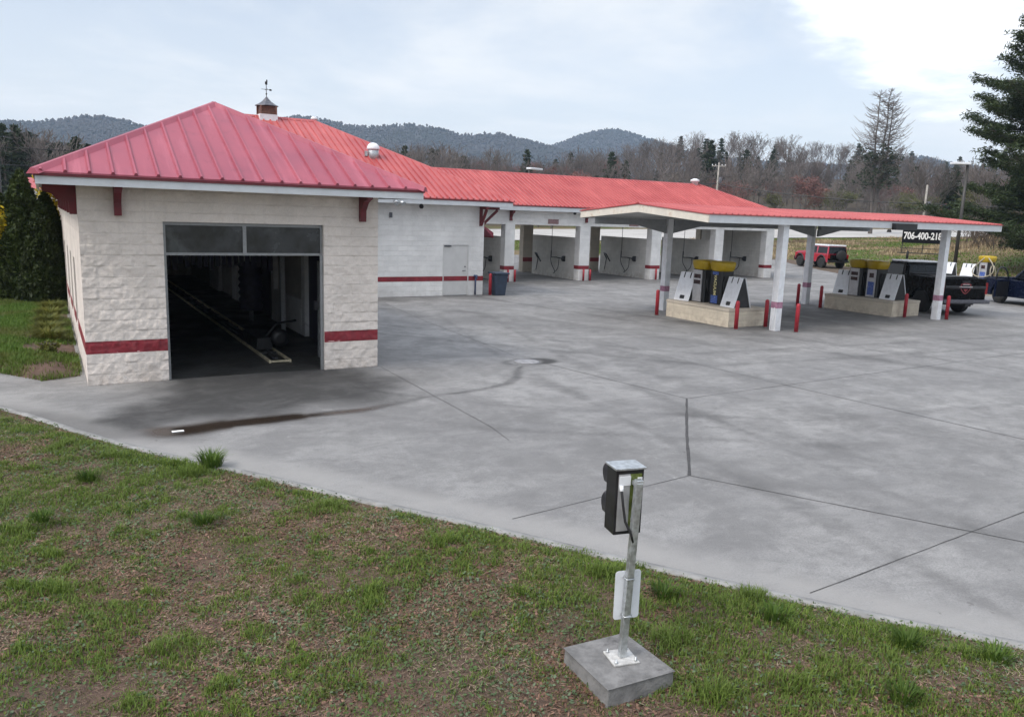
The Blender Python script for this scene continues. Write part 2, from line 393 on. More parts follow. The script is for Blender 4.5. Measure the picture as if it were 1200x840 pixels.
def polydist(px, py, poly):         # signed distance, negative inside
    px = np.asarray(px, float); py = np.asarray(py, float)
    d = np.full(px.shape, 1e9); inside = np.zeros(px.shape, bool); n = len(poly)
    for i in range(n):
        x0, y0 = poly[i]; x1, y1 = poly[(i+1)%n]; ex, ey = x1-x0, y1-y0
        t = np.clip(((px-x0)*ex+(py-y0)*ey)/(ex*ex+ey*ey), 0, 1)
        d = np.minimum(d, np.hypot(px-x0-t*ex, py-y0-t*ey))
        c = (y0 > py) != (y1 > py)
        inside ^= c & (px < (x1-x0)*(py-y0)/(y1-y0+1e-12)+x0)
    return np.where(inside, -d, d)
def linedist(px, py, pts):
    d = np.full(np.shape(px), 1e9)
    for (x0,y0),(x1,y1) in zip(pts[:-1], pts[1:]):
        ex, ey = x1-x0, y1-y0; t = np.clip(((px-x0)*ex+(py-y0)*ey)/(ex*ex+ey*ey), 0, 1)
        d = np.minimum(d, np.hypot(px-x0-t*ex, py-y0-t*ey))
    return d
KERB = [(-8,26),(-4.2,20.2),(-2.2,17.3),(-0.78,15.0),(0.35,12.8),(1.2,11.35),(2.14,9.98),(3.05,8.55),(3.91,7.3),(4.95,5.67),(6,4.13),(6.79,3.1),(8.6,.9),(11,-1.5),(15,-4),(24,-7),(60,-10)]
LOT = KERB[3:]+[(62,-6),(58,8),(51,18),(44.5,24),(44.2,30),(47.2,36.7),(52.6,45.4),(58,52),(52,58),(20,58),(12,52),(-2,50),(-6,40),(-9,30),(-9,26)]
HW = np.array([(45.84,84.41,.44),(65.23,120.2,.75),(75.87,84.58,.74),(103.56,115.6,1.5),(104.87,79.5,1.23),(139.96,106.4,2.68)])
PL = np.linalg.lstsq(np.c_[np.ones(6), HW[:,0], HW[:,1]], HW[:,2], rcond=None)[0]
def roadd(x, y):      # distance past the near edge of the highway
    t = (x-45.84)/(104.87-45.84); return (y-(84.41+t*(79.5-84.41)))*.9965
def terrain(x, y):
    x = np.asarray(x, float); y = np.asarray(y, float)
    d = polydist(x, y, LOT)
    pl = PL[0]+PL[1]*np.clip(x, -80, 190)+PL[2]*np.clip(y, -50, 150)
    far = sstep(d, 3, 45)
    rd = roadd(x, y)
    z = -.18+.24*sstep(d, -.6, .9)
    z = z-.5*sstep(x+.3*y, 31, 22)*(1-far)
    z = z+far*(pl-.06)+far*.25*(fbm(x, y, 14, 3, 3)-.5)*sstep(rd, 0, -6)
    z = z+sstep(rd, 36, 160)*(6+11.5*sstep(x/np.maximum(y, 20), .66, .92))+.8*(fbm(x, y, 30, 3, 5)-.5)*sstep(rd, 40, 80)
    z = z+7.5*np.exp(-(((x-98)/19)**2+((y-24)/20)**2)/1.4)*sstep(d, .5, 12)
    return z
def gridmesh(name, xs, ys, zf, mat, attrs=None):
    X, Y = np.meshgrid(xs, ys); Z = zf(X, Y) if callable(zf) else np.full(X.shape, zf)
    V = np.c_[X.ravel(), Y.ravel(), Z.ravel()]; nx = len(xs); ny = len(ys)
    i = np.arange((ny-1)*(nx-1)); a = (i//(nx-1))*nx+i%(nx-1)
    F = np.c_[a, a+1, a+1+nx, a+nx]
    return bulk(name, V, F, mat, smooth=True, attrs={k: f(X.ravel(), Y.ravel()) for k, f in (attrs or {}).items()})
def grow(a, b, step, far, k=1.12):
    o = list(np.arange(a, b, step)); s = step
    while o[-1] < far: s *= k; o.append(o[-1]+s)
    return o
# ground (dry grass field, wood floor)
m_, t_, b_ = newmat('field_ground'); g = G(t_); P = g.n('ShaderNodeNewGeometry').outputs['Position']
n1 = g.noise(P, .09, 5, .6, .4); n2 = g.noise(P, .45, 6, .65); n3 = g.noise(P, 3.0, 5, .7)
c = g.mix(g.rng(n1, .40, .60), (.20,.150,.085), (.085,.125,.035)); c = g.mix(g.rng(n2, .45, .65), c, (.155,.115,.07))
c = g.mix(g.m('MULTIPLY', g.rng(n3, .35, .7), .5), c, (.10,.10,.045))
at = g.n('ShaderNodeAttribute', attribute_name='dirt'); c = g.mix(at.outputs['Fac'], c, (.115,.085,.07))
at2 = g.n('ShaderNodeAttribute', attribute_name='wood'); c = g.mix(at2.outputs['Fac'], c, g.mix(n3, (.055,.045,.035), (.10,.08,.06)))
g.put(b_.inputs['Base Color'], c); b_.inputs['Roughness'].default_value = .95; b_.inputs['Specular IOR Level'].default_value = .1
g.put(b_.inputs['Normal'], g.bump(g.m('ADD', n2, n3), .8, .12)); M['field'] = m_
xs = np.array([-x for x in grow(20, 21, 1.2, 3000, 1.22)][::-1]+list(np.arange(-18, 120, 1.2))+grow(120, 122, 1.5, 3500, 1.16))
ys = np.array([-y for y in grow(12, 13, 1.2, 1200, 1.3)][::-1]+list(np.arange(-11, 135, 1.2))+grow(135, 137, 1.6, 3200, 1.16))
gr = gridmesh('ground', xs, ys, terrain, M['field'], dict(
    dirt=lambda x, y: np.maximum(sstep(linedist(x, y, [(56,52),(50.5,40),(46,32),(46,26)]), 5.2, 2.6)*.9, sstep(fbm(x, y, 9, 3, 11), .66, .74)*.4),
    wood=lambda x, y: np.maximum(sstep(roadd(x, y), 40, 52), sstep((((x-98)/19)**2+((y-24)/20)**2), 2.2, .9))))
tag(gr, kind='structure')
# highway
m_, t_, b_ = newmat('highway_concrete'); g = G(t_); P = g.n('ShaderNodeNewGeometry').outputs['Position']
g.put(b_.inputs['Base Color'], g.mix(g.rng(g.noise(P, .2, 5, .6), .3, .7), (.36,.345,.32), (.45,.43,.405))); b_.inputs['Roughness'].default_value = .9; M['hw'] = m_
V = []; F = []
tt = np.linspace(-3.2, 3.0, 60)
for i, t in enumerate(tt):
    x = 45.84+t*(104.87-45.84); y = 84.41+t*(79.5-84.41)
    for k in (0, 1):
        xx = x+k*30*.083; yy = y+k*31.0; V.append((xx, yy, terrain(np.array([xx]), np.array([yy]))[0]+.10))
for i in range(len(tt)-1): F.append((2*i, 2*i+2, 2*i+3, 2*i+1))
tag(bulk('highway', V, F, M['hw']), kind='structure')

# ------------------------------------------------------------------ concrete lot
TRAIL = [(1.0,12.75),(1.6,12.62),(2.2,12.72),(3.4,12.78),(4.63,12.81),(5.98,13.32),(7.13,13.48),(7.9,13.75),(8.5,14.3),(9.0,15.1),(9.45,15.5)]
def a_wet(x, y):
    wob = (fbm(x, y, .9, 3, 21)-.5)*.5
    d = linedist(x, y, TRAIL[:4])+wob*.35; e = linedist(x, y, TRAIL[3:6])+wob*.3
    return np.maximum(sstep(d, .29+.14*(x < 2.4), .08)*sstep(x, .9, 1.4), sstep(e, .16, .03)*.95*sstep(x, 5.6, 4.4))
def a_stain_shade(x, y):
    n = fbm(x, y, 1.3, 4, 31); wob = (n-.5)
    fan = polydist(x, y, [(1.95,17.2),(5.3,17.2),(6.1,14.8),(5.4,13.0),(.9,12.6),(.6,13.6),(1.5,15.6)])
    f = sstep(fan+wob*1.8, .45, -.75)*1.0
    d = linedist(x, y, TRAIL[4:]); w = .03+.10*vnoise(x, y, 1.1, 5); tr = sstep(d+wob*.25, w+.05, w*.1)*.75*(.6+.8*vnoise(x, y, .5, 9))
    ring = np.abs(np.hypot((x-9.6)/1.0, (y-15.75)/.62)-.55); rg = sstep(ring+wob*.45, .26, .03)*1.0
    can = sstep(polydist(x, y, [(16.6,16.2),(31.5,16.2),(33,20),(30,24),(17,24)])+wob*5, .8, -3)*.45  # canopy's shade painted into the lot colour, along with oil
    gut = sstep(linedist(x, y, [(-6,18.6),(-2.2,16.4),(-.6,14.2),(.4,13.2),(1.6,12.5)])+wob*1.2, .8, .1)*.55
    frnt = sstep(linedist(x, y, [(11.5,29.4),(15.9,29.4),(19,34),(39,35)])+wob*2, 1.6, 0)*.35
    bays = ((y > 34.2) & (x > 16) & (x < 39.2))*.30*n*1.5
    trk = np.minimum.reduce([np.abs(linedist(x, y, L_)-.78) for L_ in ([(3.4,15),(6.5,11.5),(11,8.5),(20,7)], [(12,24),(10,16),(9,9),(8,3)], [(16,29),(19,14),(22,4)], [(8,22),(14,14.5),(26,13.5),(40,15)])])
    trk = sstep(trk+wob*.5, .22, .0)*.26*(.4+1.2*vnoise(x, y, 2.2, 55))
    tyre = trk+sstep(np.abs(fbm(x+y*.25, y*.18, 4.5, 4, 41)-.52), .06, .0)*.22*sstep(x, 5, 9)
    return np.clip(np.maximum.reduce([f, tr, rg, can, gut, frnt, bays])+tyre, 0, 1)
m_, t_, b_ = newmat('lot_concrete'); g = G(t_); P = g.n('ShaderNodeNewGeometry').outputs['Position']
n1 = g.noise(P, .16, 5, .6, .6); n2 = g.noise(P, 1.1, 7, .68, .3); n3 = g.noise(P, 42, 4, .7); n4 = g.noise(g.mapping(P, (.6,1.25,1), (0,0,.5)), .42, 8, .64, 1.2); n5 = g.noise(g.mapping(P, (1.2,.55,1), (0,0,-.5)), .5, 8, .66, 1.5)
c = g.mix(g.rng(n1, .32, .68), (.222,.216,.210), (.312,.303,.292)); c = g.mix(g.m('MULTIPLY', g.rng(n4, .42, .60), .52), c, (.140,.136,.134))
c = g.mix(g.m('MULTIPLY', g.rng(n5, .50, .70), .55), c, (.335,.328,.318))
c = g.mix(g.m('MULTIPLY', g.rng(n2, .42, .62), .55), c, (.150,.146,.143)); n7 = g.noise(g.mapping(P, (.7,1,1), (0,0,.4)), 5.5, 8, .7, .6); c = g.mix(g.m('MULTIPLY', g.rng(n7, .46, .66), .45), c, (.135,.131,.128)); c = g.mix(g.m('MULTIPLY', g.rng(n7, .44, .30), .35), c, (.36,.35,.335)); c = g.mix(g.m('MULTIPLY', g.rng(n3, .42, .66), .55), c, (.13,.13,.13)); n6 = g.noise(P, 130, 3, .7); c = g.mix(g.m('MULTIPLY', g.rng(n6, .5, .75), .45), c, (.42,.415,.41)); at3 = g.n('ShaderNodeAttribute', attribute_name='pale').outputs['Fac']; c = g.mix(g.m('MULTIPLY', at3, g.rng(n2, .3, .6, .3, .8)), c, (.30,.29,.277))
sp_ = g.noise(P, 7, 3, .5); c = g.mix(g.m('MULTIPLY', g.rng(sp_, .70, .76), .5), c, (.10,.095,.09))
a1 = g.n('ShaderNodeAttribute', attribute_name='stain').outputs['Fac']; a2 = g.n('ShaderNodeAttribute', attribute_name='wet').outputs['Fac']  # the stain mask also carries the painted canopy shade
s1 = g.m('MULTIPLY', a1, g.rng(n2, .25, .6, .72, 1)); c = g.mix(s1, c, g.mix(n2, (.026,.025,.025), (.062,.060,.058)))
c = g.mix(a2, c, g.mix(n2, (.020,.015,.012), (.045,.033,.025)))
g.put(b_.inputs['Base Color'], c); g.put(b_.inputs['Roughness'], g.mix(a2, g.rng(n2, .3, .7, .72, .9), (.12,.12,.12))); b_.inputs['Specular IOR Level'].default_value = .4
bh = g.m('ADD', n3, g.m('MULTIPLY', n2, .8)); bq = g.n('ShaderNodeBump'); g.put(bq.inputs['Height'], bh); bq.inputs['Distance'].default_value = .012
g.put(bq.inputs['Strength'], g.rng(a2, 0, .8, .45, .03)); g.put(b_.inputs['Normal'], bq.outputs[0]); M['lot'] = m_
xs = np.array(list(np.arange(-9, -3, .5))+list(np.arange(-3, 14, .1))+grow(14, 14.2, .12, 64, 1.025))
ys = np.array(list(np.arange(-11, 2, .5))+list(np.arange(2, 18.5, .1))+grow(18.5, 18.7, .12, 59, 1.03))
X, Y = np.meshgrid(xs, ys); nx = len(xs); i = np.arange((len(ys)-1)*(nx-1)); a = (i//(nx-1))*nx+i%(nx-1)
F = np.c_[a, a+1, a+1+nx, a+nx]; cx = (X.ravel()[F[:,0]]+X.ravel()[F[:,2]])/2; cy = (Y.ravel()[F[:,0]]+Y.ravel()[F[:,2]])/2
F = F[polydist(cx, cy, LOT) < np.where(cx+.3*cy < 26, .12, 1.6)]
V = np.c_[X.ravel(), Y.ravel(), np.zeros(X.size)]
used = np.unique(F); remap = -np.ones(len(V), int); remap[used] = np.arange(len(used)); V = V[used]; F = remap[F]
tag(bulk('parking_lot', V, F, M['lot'], smooth=True, attrs=dict(stain=a_stain_shade(V[:,0], V[:,1]), wet=a_wet(V[:,0], V[:,1]), pale=sstep(np.abs(polydist(V[:,0], V[:,1], LOT)+.35+.2*(fbm(V[:,0], V[:,1], 1.2, 3, 88)-.5)), .55, .05)*(V[:,0]+.3*V[:,1] < 26))), kind='structure')
# sawn joints and the cracked seam
M['joint'] = simple('joint_filler', (.055,.053,.052), .9, var=.4, scale=9)
def strip(pts, wd, z=.004, seed=0):
    V = []; F = []; P2 = []
    for (x0,y0),(x1,y1) in zip(pts[:-1], pts[1:]):
        n = max(2, int(math.hypot(x1-x0, y1-y0)/.25))
        for k in range(n): P2.append((x0+(x1-x0)*k/n, y0+(y1-y0)*k/n))
    P2.append(pts[-1]); rr = random.Random(seed)
    for k, (x, y) in enumerate(P2):
        a = P2[max(k-1,0)]; b = P2[min(k+1,len(P2)-1)]; dx, dy = b[0]-a[0], b[1]-a[1]; L = math.hypot(dx, dy)
        ww = wd*(.65+.6*rr.random()); ox = rr.uniform(-.004,.004)
        V += [(x-dy/L*(ww+ox), y+dx/L*(ww+ox), z), (x+dy/L*(ww-ox), y-dx/L*(ww-ox), z)]
    for k in range(len(P2)-1): F.append((2*k, 2*k+1, 2*k+3, 2*k+2))
    return V, F
JT = [([(6.22,16.3),(6.07,10.99),(5.95,10.2)], .006), ([(10.7,27.8),(10.15,22.7),(9.9,18.8),(9.75,16.6)], .007), ([(9.9,15.4),(10.56,11.34)], .008),
      ([(10.56,11.34),(8.9,9.5),(7.36,7.74)], .022), ([(7.36,7.74),(9.23,4.39),(10.6,1.6)], .009), ([(7.36,7.74),(4.4,7.4)], .005), ([(13.48,11.63),(13.87,6.83),(14.2,2.5)], .009),
      ([(10.56,11.34),(23.34,12.06),(34,12.6)], .006), ([(6.01,4.61),(10.23,4.92),(16,5.3)], .007), ([(13.48,11.63),(13.2,18)], .005)]
for k, (pts, wd) in enumerate(JT):
    V, F = strip(pts, wd, seed=k); tag(bulk('expansion_joint', V, F, M['joint']), kind='structure')

# ------------------------------------------------------------------ verge, kerb, left lawn
def smooth_line(P_, n=8):
    out = []
    for i in range(len(P_)-1):
        p0 = P_[max(i-1,0)]; p1 = P_[i]; p2 = P_[i+1]; p3 = P_[min(i+2,len(P_)-1)]
        for k in range(n):
            t = k/n; out.append(tuple(.5*((2*p1[c])+(-p0[c]+p2[c])*t+(2*p0[c]-5*p1[c]+4*p2[c]-p3[c])*t*t+(-p0[c]+3*p1[c]-3*p2[c]+p3[c])*t**3) for c in (0,1)))
    out.append(P_[-1]); return out
KS = smooth_line(KERB, 10)
def vz(x, y, d):       # verge height by distance d outside the kerb
    return .012+.035*sstep(d, 0, .5)+.05*(fbm(x, y, .9, 4, 51)-.5)*sstep(d, 0, .4)-.085*sstep(d, .7, 2.3)
VP = [p for p in KS if p[0] < 30]+[(30,-14),(-14,-14),(-14,26)]
m_, t_, b_ = newmat('verge_soil'); g = G(t_); P = g.n('ShaderNodeNewGeometry').outputs['Position']
n1 = g.noise(P, .55, 5, .6, .5); n2 = g.noise(P, 5, 6, .7); n3 = g.noise(P, 40, 5, .7)
c = g.mix(g.rng(n2, .3, .7), (.10,.058,.042), (.20,.125,.09)); c = g.mix(g.m('MULTIPLY', g.rng(n3, .4, .7), .6), c, (.055,.035,.026))
c = g.mix(g.m('MULTIPLY', g.rng(n1, .46, .62), .35), c, g.mix(n3, (.045,.050,.022), (.09,.09,.045)))
g.put(b_.inputs['Base Color'], c); b_.inputs['Roughness'].default_value = .95; g.put(b_.inputs['Normal'], g.bump(g.m('ADD', n3, g.m('MULTIPLY', n2, 2)), .9, .03)); M['soil'] = m_
# grid in kerb-following coordinates so that the edge is clean
ks = np.array([p for p in KS if p[0] < 26]); tg = np.gradient(ks, axis=0); tg /= np.linalg.norm(tg, axis=1)[:,None]; nn = np.c_[tg[:,1], -tg[:,0]]
nn = np.where((nn @ np.array([-.83,-.55]))[:,None] > 0, nn, -nn)
ds = np.r_[0, .05, .12, np.arange(.2, 3, .12), np.arange(3, 7, .25), 8, 10, 13]
V = []; 
for j, dd in enumerate(ds):
    pt = ks+nn*dd; V.append(np.c_[pt, vz(pt[:,0], pt[:,1], np.full(len(pt), dd))])
V = np.concatenate(V); nk = len(ks); i = np.arange((len(ds)-1)*(nk-1)); a = (i//(nk-1))*nk+i%(nk-1)
tag(bulk('grass_verge', V, np.c_[a, a+nk, a+nk+1, a+1], M['soil'], smooth=True), kind='structure')
# pale flush concrete kerb band
M['kerb'] = simple('kerb_concrete', (.255,.25,.24), .9, var=.25, scale=3, bump=.4, bscale=50, dirt=((.13,.12,.105), 2.5, .7))
V = np.concatenate([np.c_[ks-nn*.0, np.full(nk, .034)], np.c_[ks-nn*.12, np.full(nk, .026)], np.c_[ks-nn*.135, np.full(nk, .0)], np.c_[ks+nn*.03, np.full(nk, -.02)]])
i = np.arange(nk-1); F = np.concatenate([np.c_[i, i+1, i+1+nk, i+nk], np.c_[i+nk, i+1+nk, i+1+2*nk, i+2*nk], np.c_[i+3*nk, i+1+3*nk, i+1, i]])
tag(bulk('kerb', V, F, M['kerb'], smooth=False), kind='structure')
# lawn left of the tunnel
LAWN = [(.50,17.45),(-.18,17.12),(-.9,18.2),(-2.4,19.8),(-5.5,22.6),(-12,27),(-14,50),(.5,50)]
LS = [(.50,17.45),(.15,17.3),(-.18,17.2),(-.5,17.55),(-.9,18.2),(-1.6,19.1),(-2.4,19.8),(-5.5,22.6),(-12,27)]
xs = np.r_[np.arange(-13, -3, .15), np.arange(-3, .55, .05)]; ys = np.r_[np.arange(17, 21, .05), np.arange(21, 50, .15)]; X, Y = np.meshgrid(xs, ys); D = -polydist(X, Y, LAWN)-.02
Z = np.where(D > 0, .015+.09*sstep(D, 0, .6)+.05*(fbm(X, Y, 1.4, 3, 61)-.5)*sstep(D, 0, .5), -.05)
nx = len(xs); i = np.arange((len(ys)-1)*(nx-1)); a = (i//(nx-1))*nx+i%(nx-1)
tag(bulk('lawn', np.c_[X.ravel(), Y.ravel(), Z.ravel()], np.c_[a, a+1, a+1+nx, a+nx], M['soil'], smooth=True), kind='structure')

# ---- grass, clover and thatch (uncountable)
def blades(x, y, z, h, wd, lean, seed):
    r = np.random.default_rng(seed); n = len(x); az = r.uniform(0, 2*np.pi, n); dx = np.cos(az); dy = np.sin(az)
    bx = -dy*wd*.5; by = dx*wd*.5; L = lean*h
    V = np.empty((n,5,3), np.float32)
    V[:,0] = np.c_[x-bx, y-by, z]; V[:,1] = np.c_[x+bx, y+by, z]
    V[:,2] = np.c_[x+bx*.7+dx*L*.35, y+by*.7+dy*L*.35, z+h*.6]; V[:,3] = np.c_[x-bx*.7+dx*L*.35, y-by*.7+dy*L*.35, z+h*.6]
    V[:,4] = np.c_[x+dx*L, y+dy*L, z+h*np.sqrt(np.maximum(.05, 1-lean**2*.5))]
    b = np.arange(n)*5
    F = np.concatenate([np.c_[b, b+1, b+2], np.c_[b, b+2, b+3], np.c_[b+3, b+2, b+4]])
    return V.reshape(-1,3), F
def slivers(x, y, z, L, wd, tilt, seed):      # flat quads lying about: thatch, leaves
    r = np.random.default_rng(seed); n = len(x); az = r.uniform(0, 2*np.pi, n); ti = r.normal(0, tilt, n); ro = r.normal(0, tilt*1.3, n)
    d = np.c_[np.cos(az)*np.cos(ti), np.sin(az)*np.cos(ti), np.sin(ti)]; e = np.c_[-np.sin(az)*np.cos(ro), np.cos(az)*np.cos(ro), np.sin(ro)]
    c = np.c_[x, y, z]; L = L[:,None]; wd = wd[:,None]
    V = np.stack([c-d*L/2, c+e*wd/2, c+d*L/2, c-e*wd/2], 1); b = np.arange(n)*4
    return V.reshape(-1,3), np.c_[b, b+1, b+2, b+3]
def verge_pts(n, seed, edge=-.04, dmax=6.2):
    r = np.random.default_rng(seed); s = r.uniform(0, 1, n); 
    seg = np.hypot(*np.diff(ks, axis=0).T); cum = np.r_[0, np.cumsum(seg)]
    lo = np.interp(-4.0, ks[:,0], cum); hi = np.interp(9.5, ks[:,0], cum)
    q = lo+s*(hi-lo); px = np.interp(q, cum, ks[:,0]); py = np.interp(q, cum, ks[:,1]); nx_ = np.interp(q, cum, nn[:,0]); ny_ = np.interp(q, cum, nn[:,1])
    d = edge+(1-edge)*r.uniform(0, 1, n)**1.0*dmax; x = px+nx_*d; y = py+ny_*d
    # keep what the slope in front of the camera can show
    k = (x > -6) & (x < 9.5) & (y > 1.2) & (np.hypot(x, y) > 2.2)
    return x[k], y[k], d[k], r
def green(x, y): return .34*fbm(x, y, 1.9, 3, 71)+.40*fbm(x, y, .36, 2, 75)+.26*vnoise(x, y, .10, 76)
M['grass'] = leafmat('spring_grass', (.06,.115,.017), (.19,.26,.048), (.13,.19,.038), trans=.3, scale=1.3)
M['grass_dry'] = leafmat('dry_grass', (.20,.14,.095), (.52,.42,.30), (.20,.13,.09), trans=.15, scale=1.1)
M['clover'] = leafmat('low_broad_weeds', (.065,.11,.045), (.19,.25,.15), (.10,.16,.05), trans=.2, scale=1.5)
M['litterleaf'] = leafmat('leaf_litter', (.085,.045,.03), (.34,.205,.145), (.17,.09,.06), trans=.1, scale=1.2)
x, y, d, r = verge_pts(760000, 1); gn = green(x, y); edge = sstep(d, .9, .1)*.14+.10*sstep(d, 3.4, 1.3)-.03*sstep(d, 3, 4.2)+.05*sstep(y, 6, 9)+.05*sstep(x, 4, 5.5)
pr = sstep(gn+edge*.7, .365, .54)*.84+.17; k = r.uniform(0, 1, len(x)) < pr
x, y, d, gn, edge = x[k], y[k], d[k], gn[k], edge[k]; hh = (.016+.036*sstep(gn+edge*.3, .46, .68))*r.uniform(.5, 1.5, len(x))
tall = fbm(x, y, .33, 2, 83); hh = hh*(1+1.3*sstep(tall, .66, .80)); fade = np.where(d < .12, .6, 1)
Vb, Fb = blades(x, y, vz(x, y, d)-.004, hh*fade, r.uniform(.005, .011, len(x)), r.uniform(.2, 1.1, len(x)), 2)
tag(bulk('grass', Vb, Fb, M['grass']), kind='stuff')
x, y, d, r = verge_pts(300000, 3); k = r.uniform(0, 1, len(x)) < .80*sstep(green(x, y), .66, .45)+.12; x, y, d = x[k], y[k], d[k]
Vb, Fb = slivers(x, y, vz(x, y, d)+r.uniform(.0, .022, len(x)), r.uniform(.02, .085, len(x)), r.uniform(.002, .006, len(x)), .28, 4)
tag(bulk('dry_thatch', Vb, Fb, M['grass_dry']), kind='stuff')
x, y, d, r = verge_pts(260000, 5); k = r.uniform(0, 1, len(x)) < .75*sstep(fbm(x, y, 1.1, 3, 91), .38, .60); x, y, d = x[k], y[k], d[k]
Vb, Fb = slivers(x, y, vz(x, y, d)+r.uniform(.0, .012, len(x)), r.uniform(.02, .06, len(x)), r.uniform(.010, .028, len(x)), .40, 6)
tag(bulk('leaf_litter', Vb, Fb, M['litterleaf']), kind='stuff')
x, y, d, r = verge_pts(120000, 7); k = r.uniform(0, 1, len(x)) < .75*sstep(.5*fbm(x, y, .8, 3, 97)+.5*fbm(x, y, .2, 2, 98), .40, .60)+.12; x, y, d = x[k], y[k], d[k]
Vb, Fb = slivers(x, y, vz(x, y, d)+r.uniform(.008, .03, len(x)), r.uniform(.018, .045, len(x)), r.uniform(.014, .032, len(x)), .5, 8)
tag(bulk('clover', Vb, Fb, M['clover']), kind='stuff')
# left lawn grass
r = np.random.default_rng(9); n = 190000; x = r.uniform(-8, .5, n); y = r.uniform(17, 34, n); dl = -polydist(x, y, LAWN)
patch = fbm(x, y, 1.6, 3, 101); k = (dl > -.02) & (r.uniform(0, 1, n) < np.where(x > -.55, sstep(patch, .40, .60), .98)); x, y, dl = x[k], y[k], dl[k]
zl = .015+.09*sstep(dl, 0, .6)+.05*(fbm(x, y, 1.4, 3, 61)-.5)*sstep(dl, 0, .5)
Vb, Fb = blades(x, y, zl-.005, r.uniform(.05, .13, len(x)), r.uniform(.010, .022, len(x)), r.uniform(.2, 1, len(x)), 10)
M['lawn_grass'] = leafmat('lush_lawn_grass', (.055,.125,.014), (.13,.215,.035), (.12,.145,.035), trans=.3, scale=.7)
tag(bulk('lawn_grass', Vb, Fb, M['lawn_grass']), kind='stuff')
# rough grass of the field beyond the lot
r = np.random.default_rng(19); n = 120000; x = r.uniform(38, 112, n); y = r.uniform(18, 86, n); d = polydist(x, y, LOT); dd = linedist(x, y, [(56,52),(50.5,40),(46,32),(46,26)])
k = (d > 1.0) & (dd > 3.6) & (roadd(x, y) < -.8); x, y = x[k], y[k]; z = terrain(x, y)
st_ = fbm(x, y, 11, 3, 111)+.10*sstep(np.hypot(x-86, y-47), 22, 8); tallk = r.uniform(0, 1, len(x))
dry = st_ > .56+r.normal(0, .05, len(x)); gg = ~dry
Vb, Fb = blades(x[gg], y[gg], z[gg]-.02, r.uniform(.06, .18, gg.sum()), r.uniform(.05, .11, gg.sum()), r.uniform(.2, .9, gg.sum()), 12)
tag(bulk('field_grass', Vb, Fb, M['lawn_grass']), kind='stuff')
Vb, Fb = blades(x[dry], y[dry], z[dry]-.02, r.uniform(.08, .28, dry.sum())*(1+1.3*sstep(st_[dry], .58, .75)), r.uniform(.04, .10, dry.sum()), r.uniform(.1, .7, dry.sum()), 13)
tag(bulk('dry_field_grass', Vb, Fb, M['straw']), kind='stuff')

# ------------------------------------------------------------------ metal roofs
def slope(mb, poly, e0, e1, sp=.36, thick=.03, rib_h=.046, off=.18):
    """metal sheet over polygon `poly` (3D, planar) with standing ribs running up from eave e0->e1"""
    P3 = [Vector(p) for p in poly]; e0 = Vector(e0); e1 = Vector(e1); ux = (e1-e0).normalized()
    nrm = Vector((0,0,0))
    for i in range(len(P3)): nrm += P3[i].cross(P3[(i+1)%len(P3)])
    nrm.normalize()
    if nrm.z < 0: nrm = -nrm; P3 = P3[::-1]
    uy = nrm.cross(ux).normalized()
    if uy.z < 0: uy = -uy
    n = len(P3); dn = Vector((0,0,-thick))
    mb.add(P3+[p+dn for p in P3], [tuple(range(n)), tuple(range(n,2*n))[::-1]]+[(n+i, n+(i+1)%n, (i+1)%n, i) for i in range(n)])
    Q = [((p-e0).dot(ux), (p-e0).dot(uy)) for p in P3]
    lo = min(q[0] for q in Q); hi = max(q[0] for q in Q); t = lo+off
    while t < hi-.05:
        ys = []
        for i in range(n):
            (x0,y0),(x1,y1) = Q[i], Q[(i+1)%n]
            if (x0 <= t) != (x1 <= t): ys.append(y0+(y1-y0)*(t-x0)/(x1-x0))
        if len(ys) >= 2:
            a, b = min(ys), max(ys)
            if b-a > .12:
                A = e0+ux*t+uy*(a-.012); B = e0+ux*t+uy*(b-.03)
                V = []
                for q in (A, B): V += [q-ux*.034+nrm*.001, q-ux*.016+nrm*rib_h, q+ux*.016+nrm*rib_h, q+ux*.034+nrm*.001]
                mb.add(V, [(0,1,2,3)[::-1], (4,5,6,7), (0,1,5,4)[::-1], (1,2,6,5)[::-1], (2,3,7,6)[::-1]])
        t += sp
    return mb
def cap(mb, a, b, wd=.13, h=.045, drop=.05):
    a = Vector(a); b = Vector(b); d = (b-a).normalized(); s = d.cross(Vector((0,0,1))).normalized(); V = []
    for q in (a, b): V += [q-s*wd+Vector((0,0,-drop)), q-s*.04+Vector((0,0,h)), q+s*.04+Vector((0,0,h)), q+s*wd+Vector((0,0,-drop))]
    return mb.add(V, [(0,1,2,3), (7,6,5,4), (0,4,5,1), (1,5,6,2), (2,6,7,3), (3,7,4,0)])

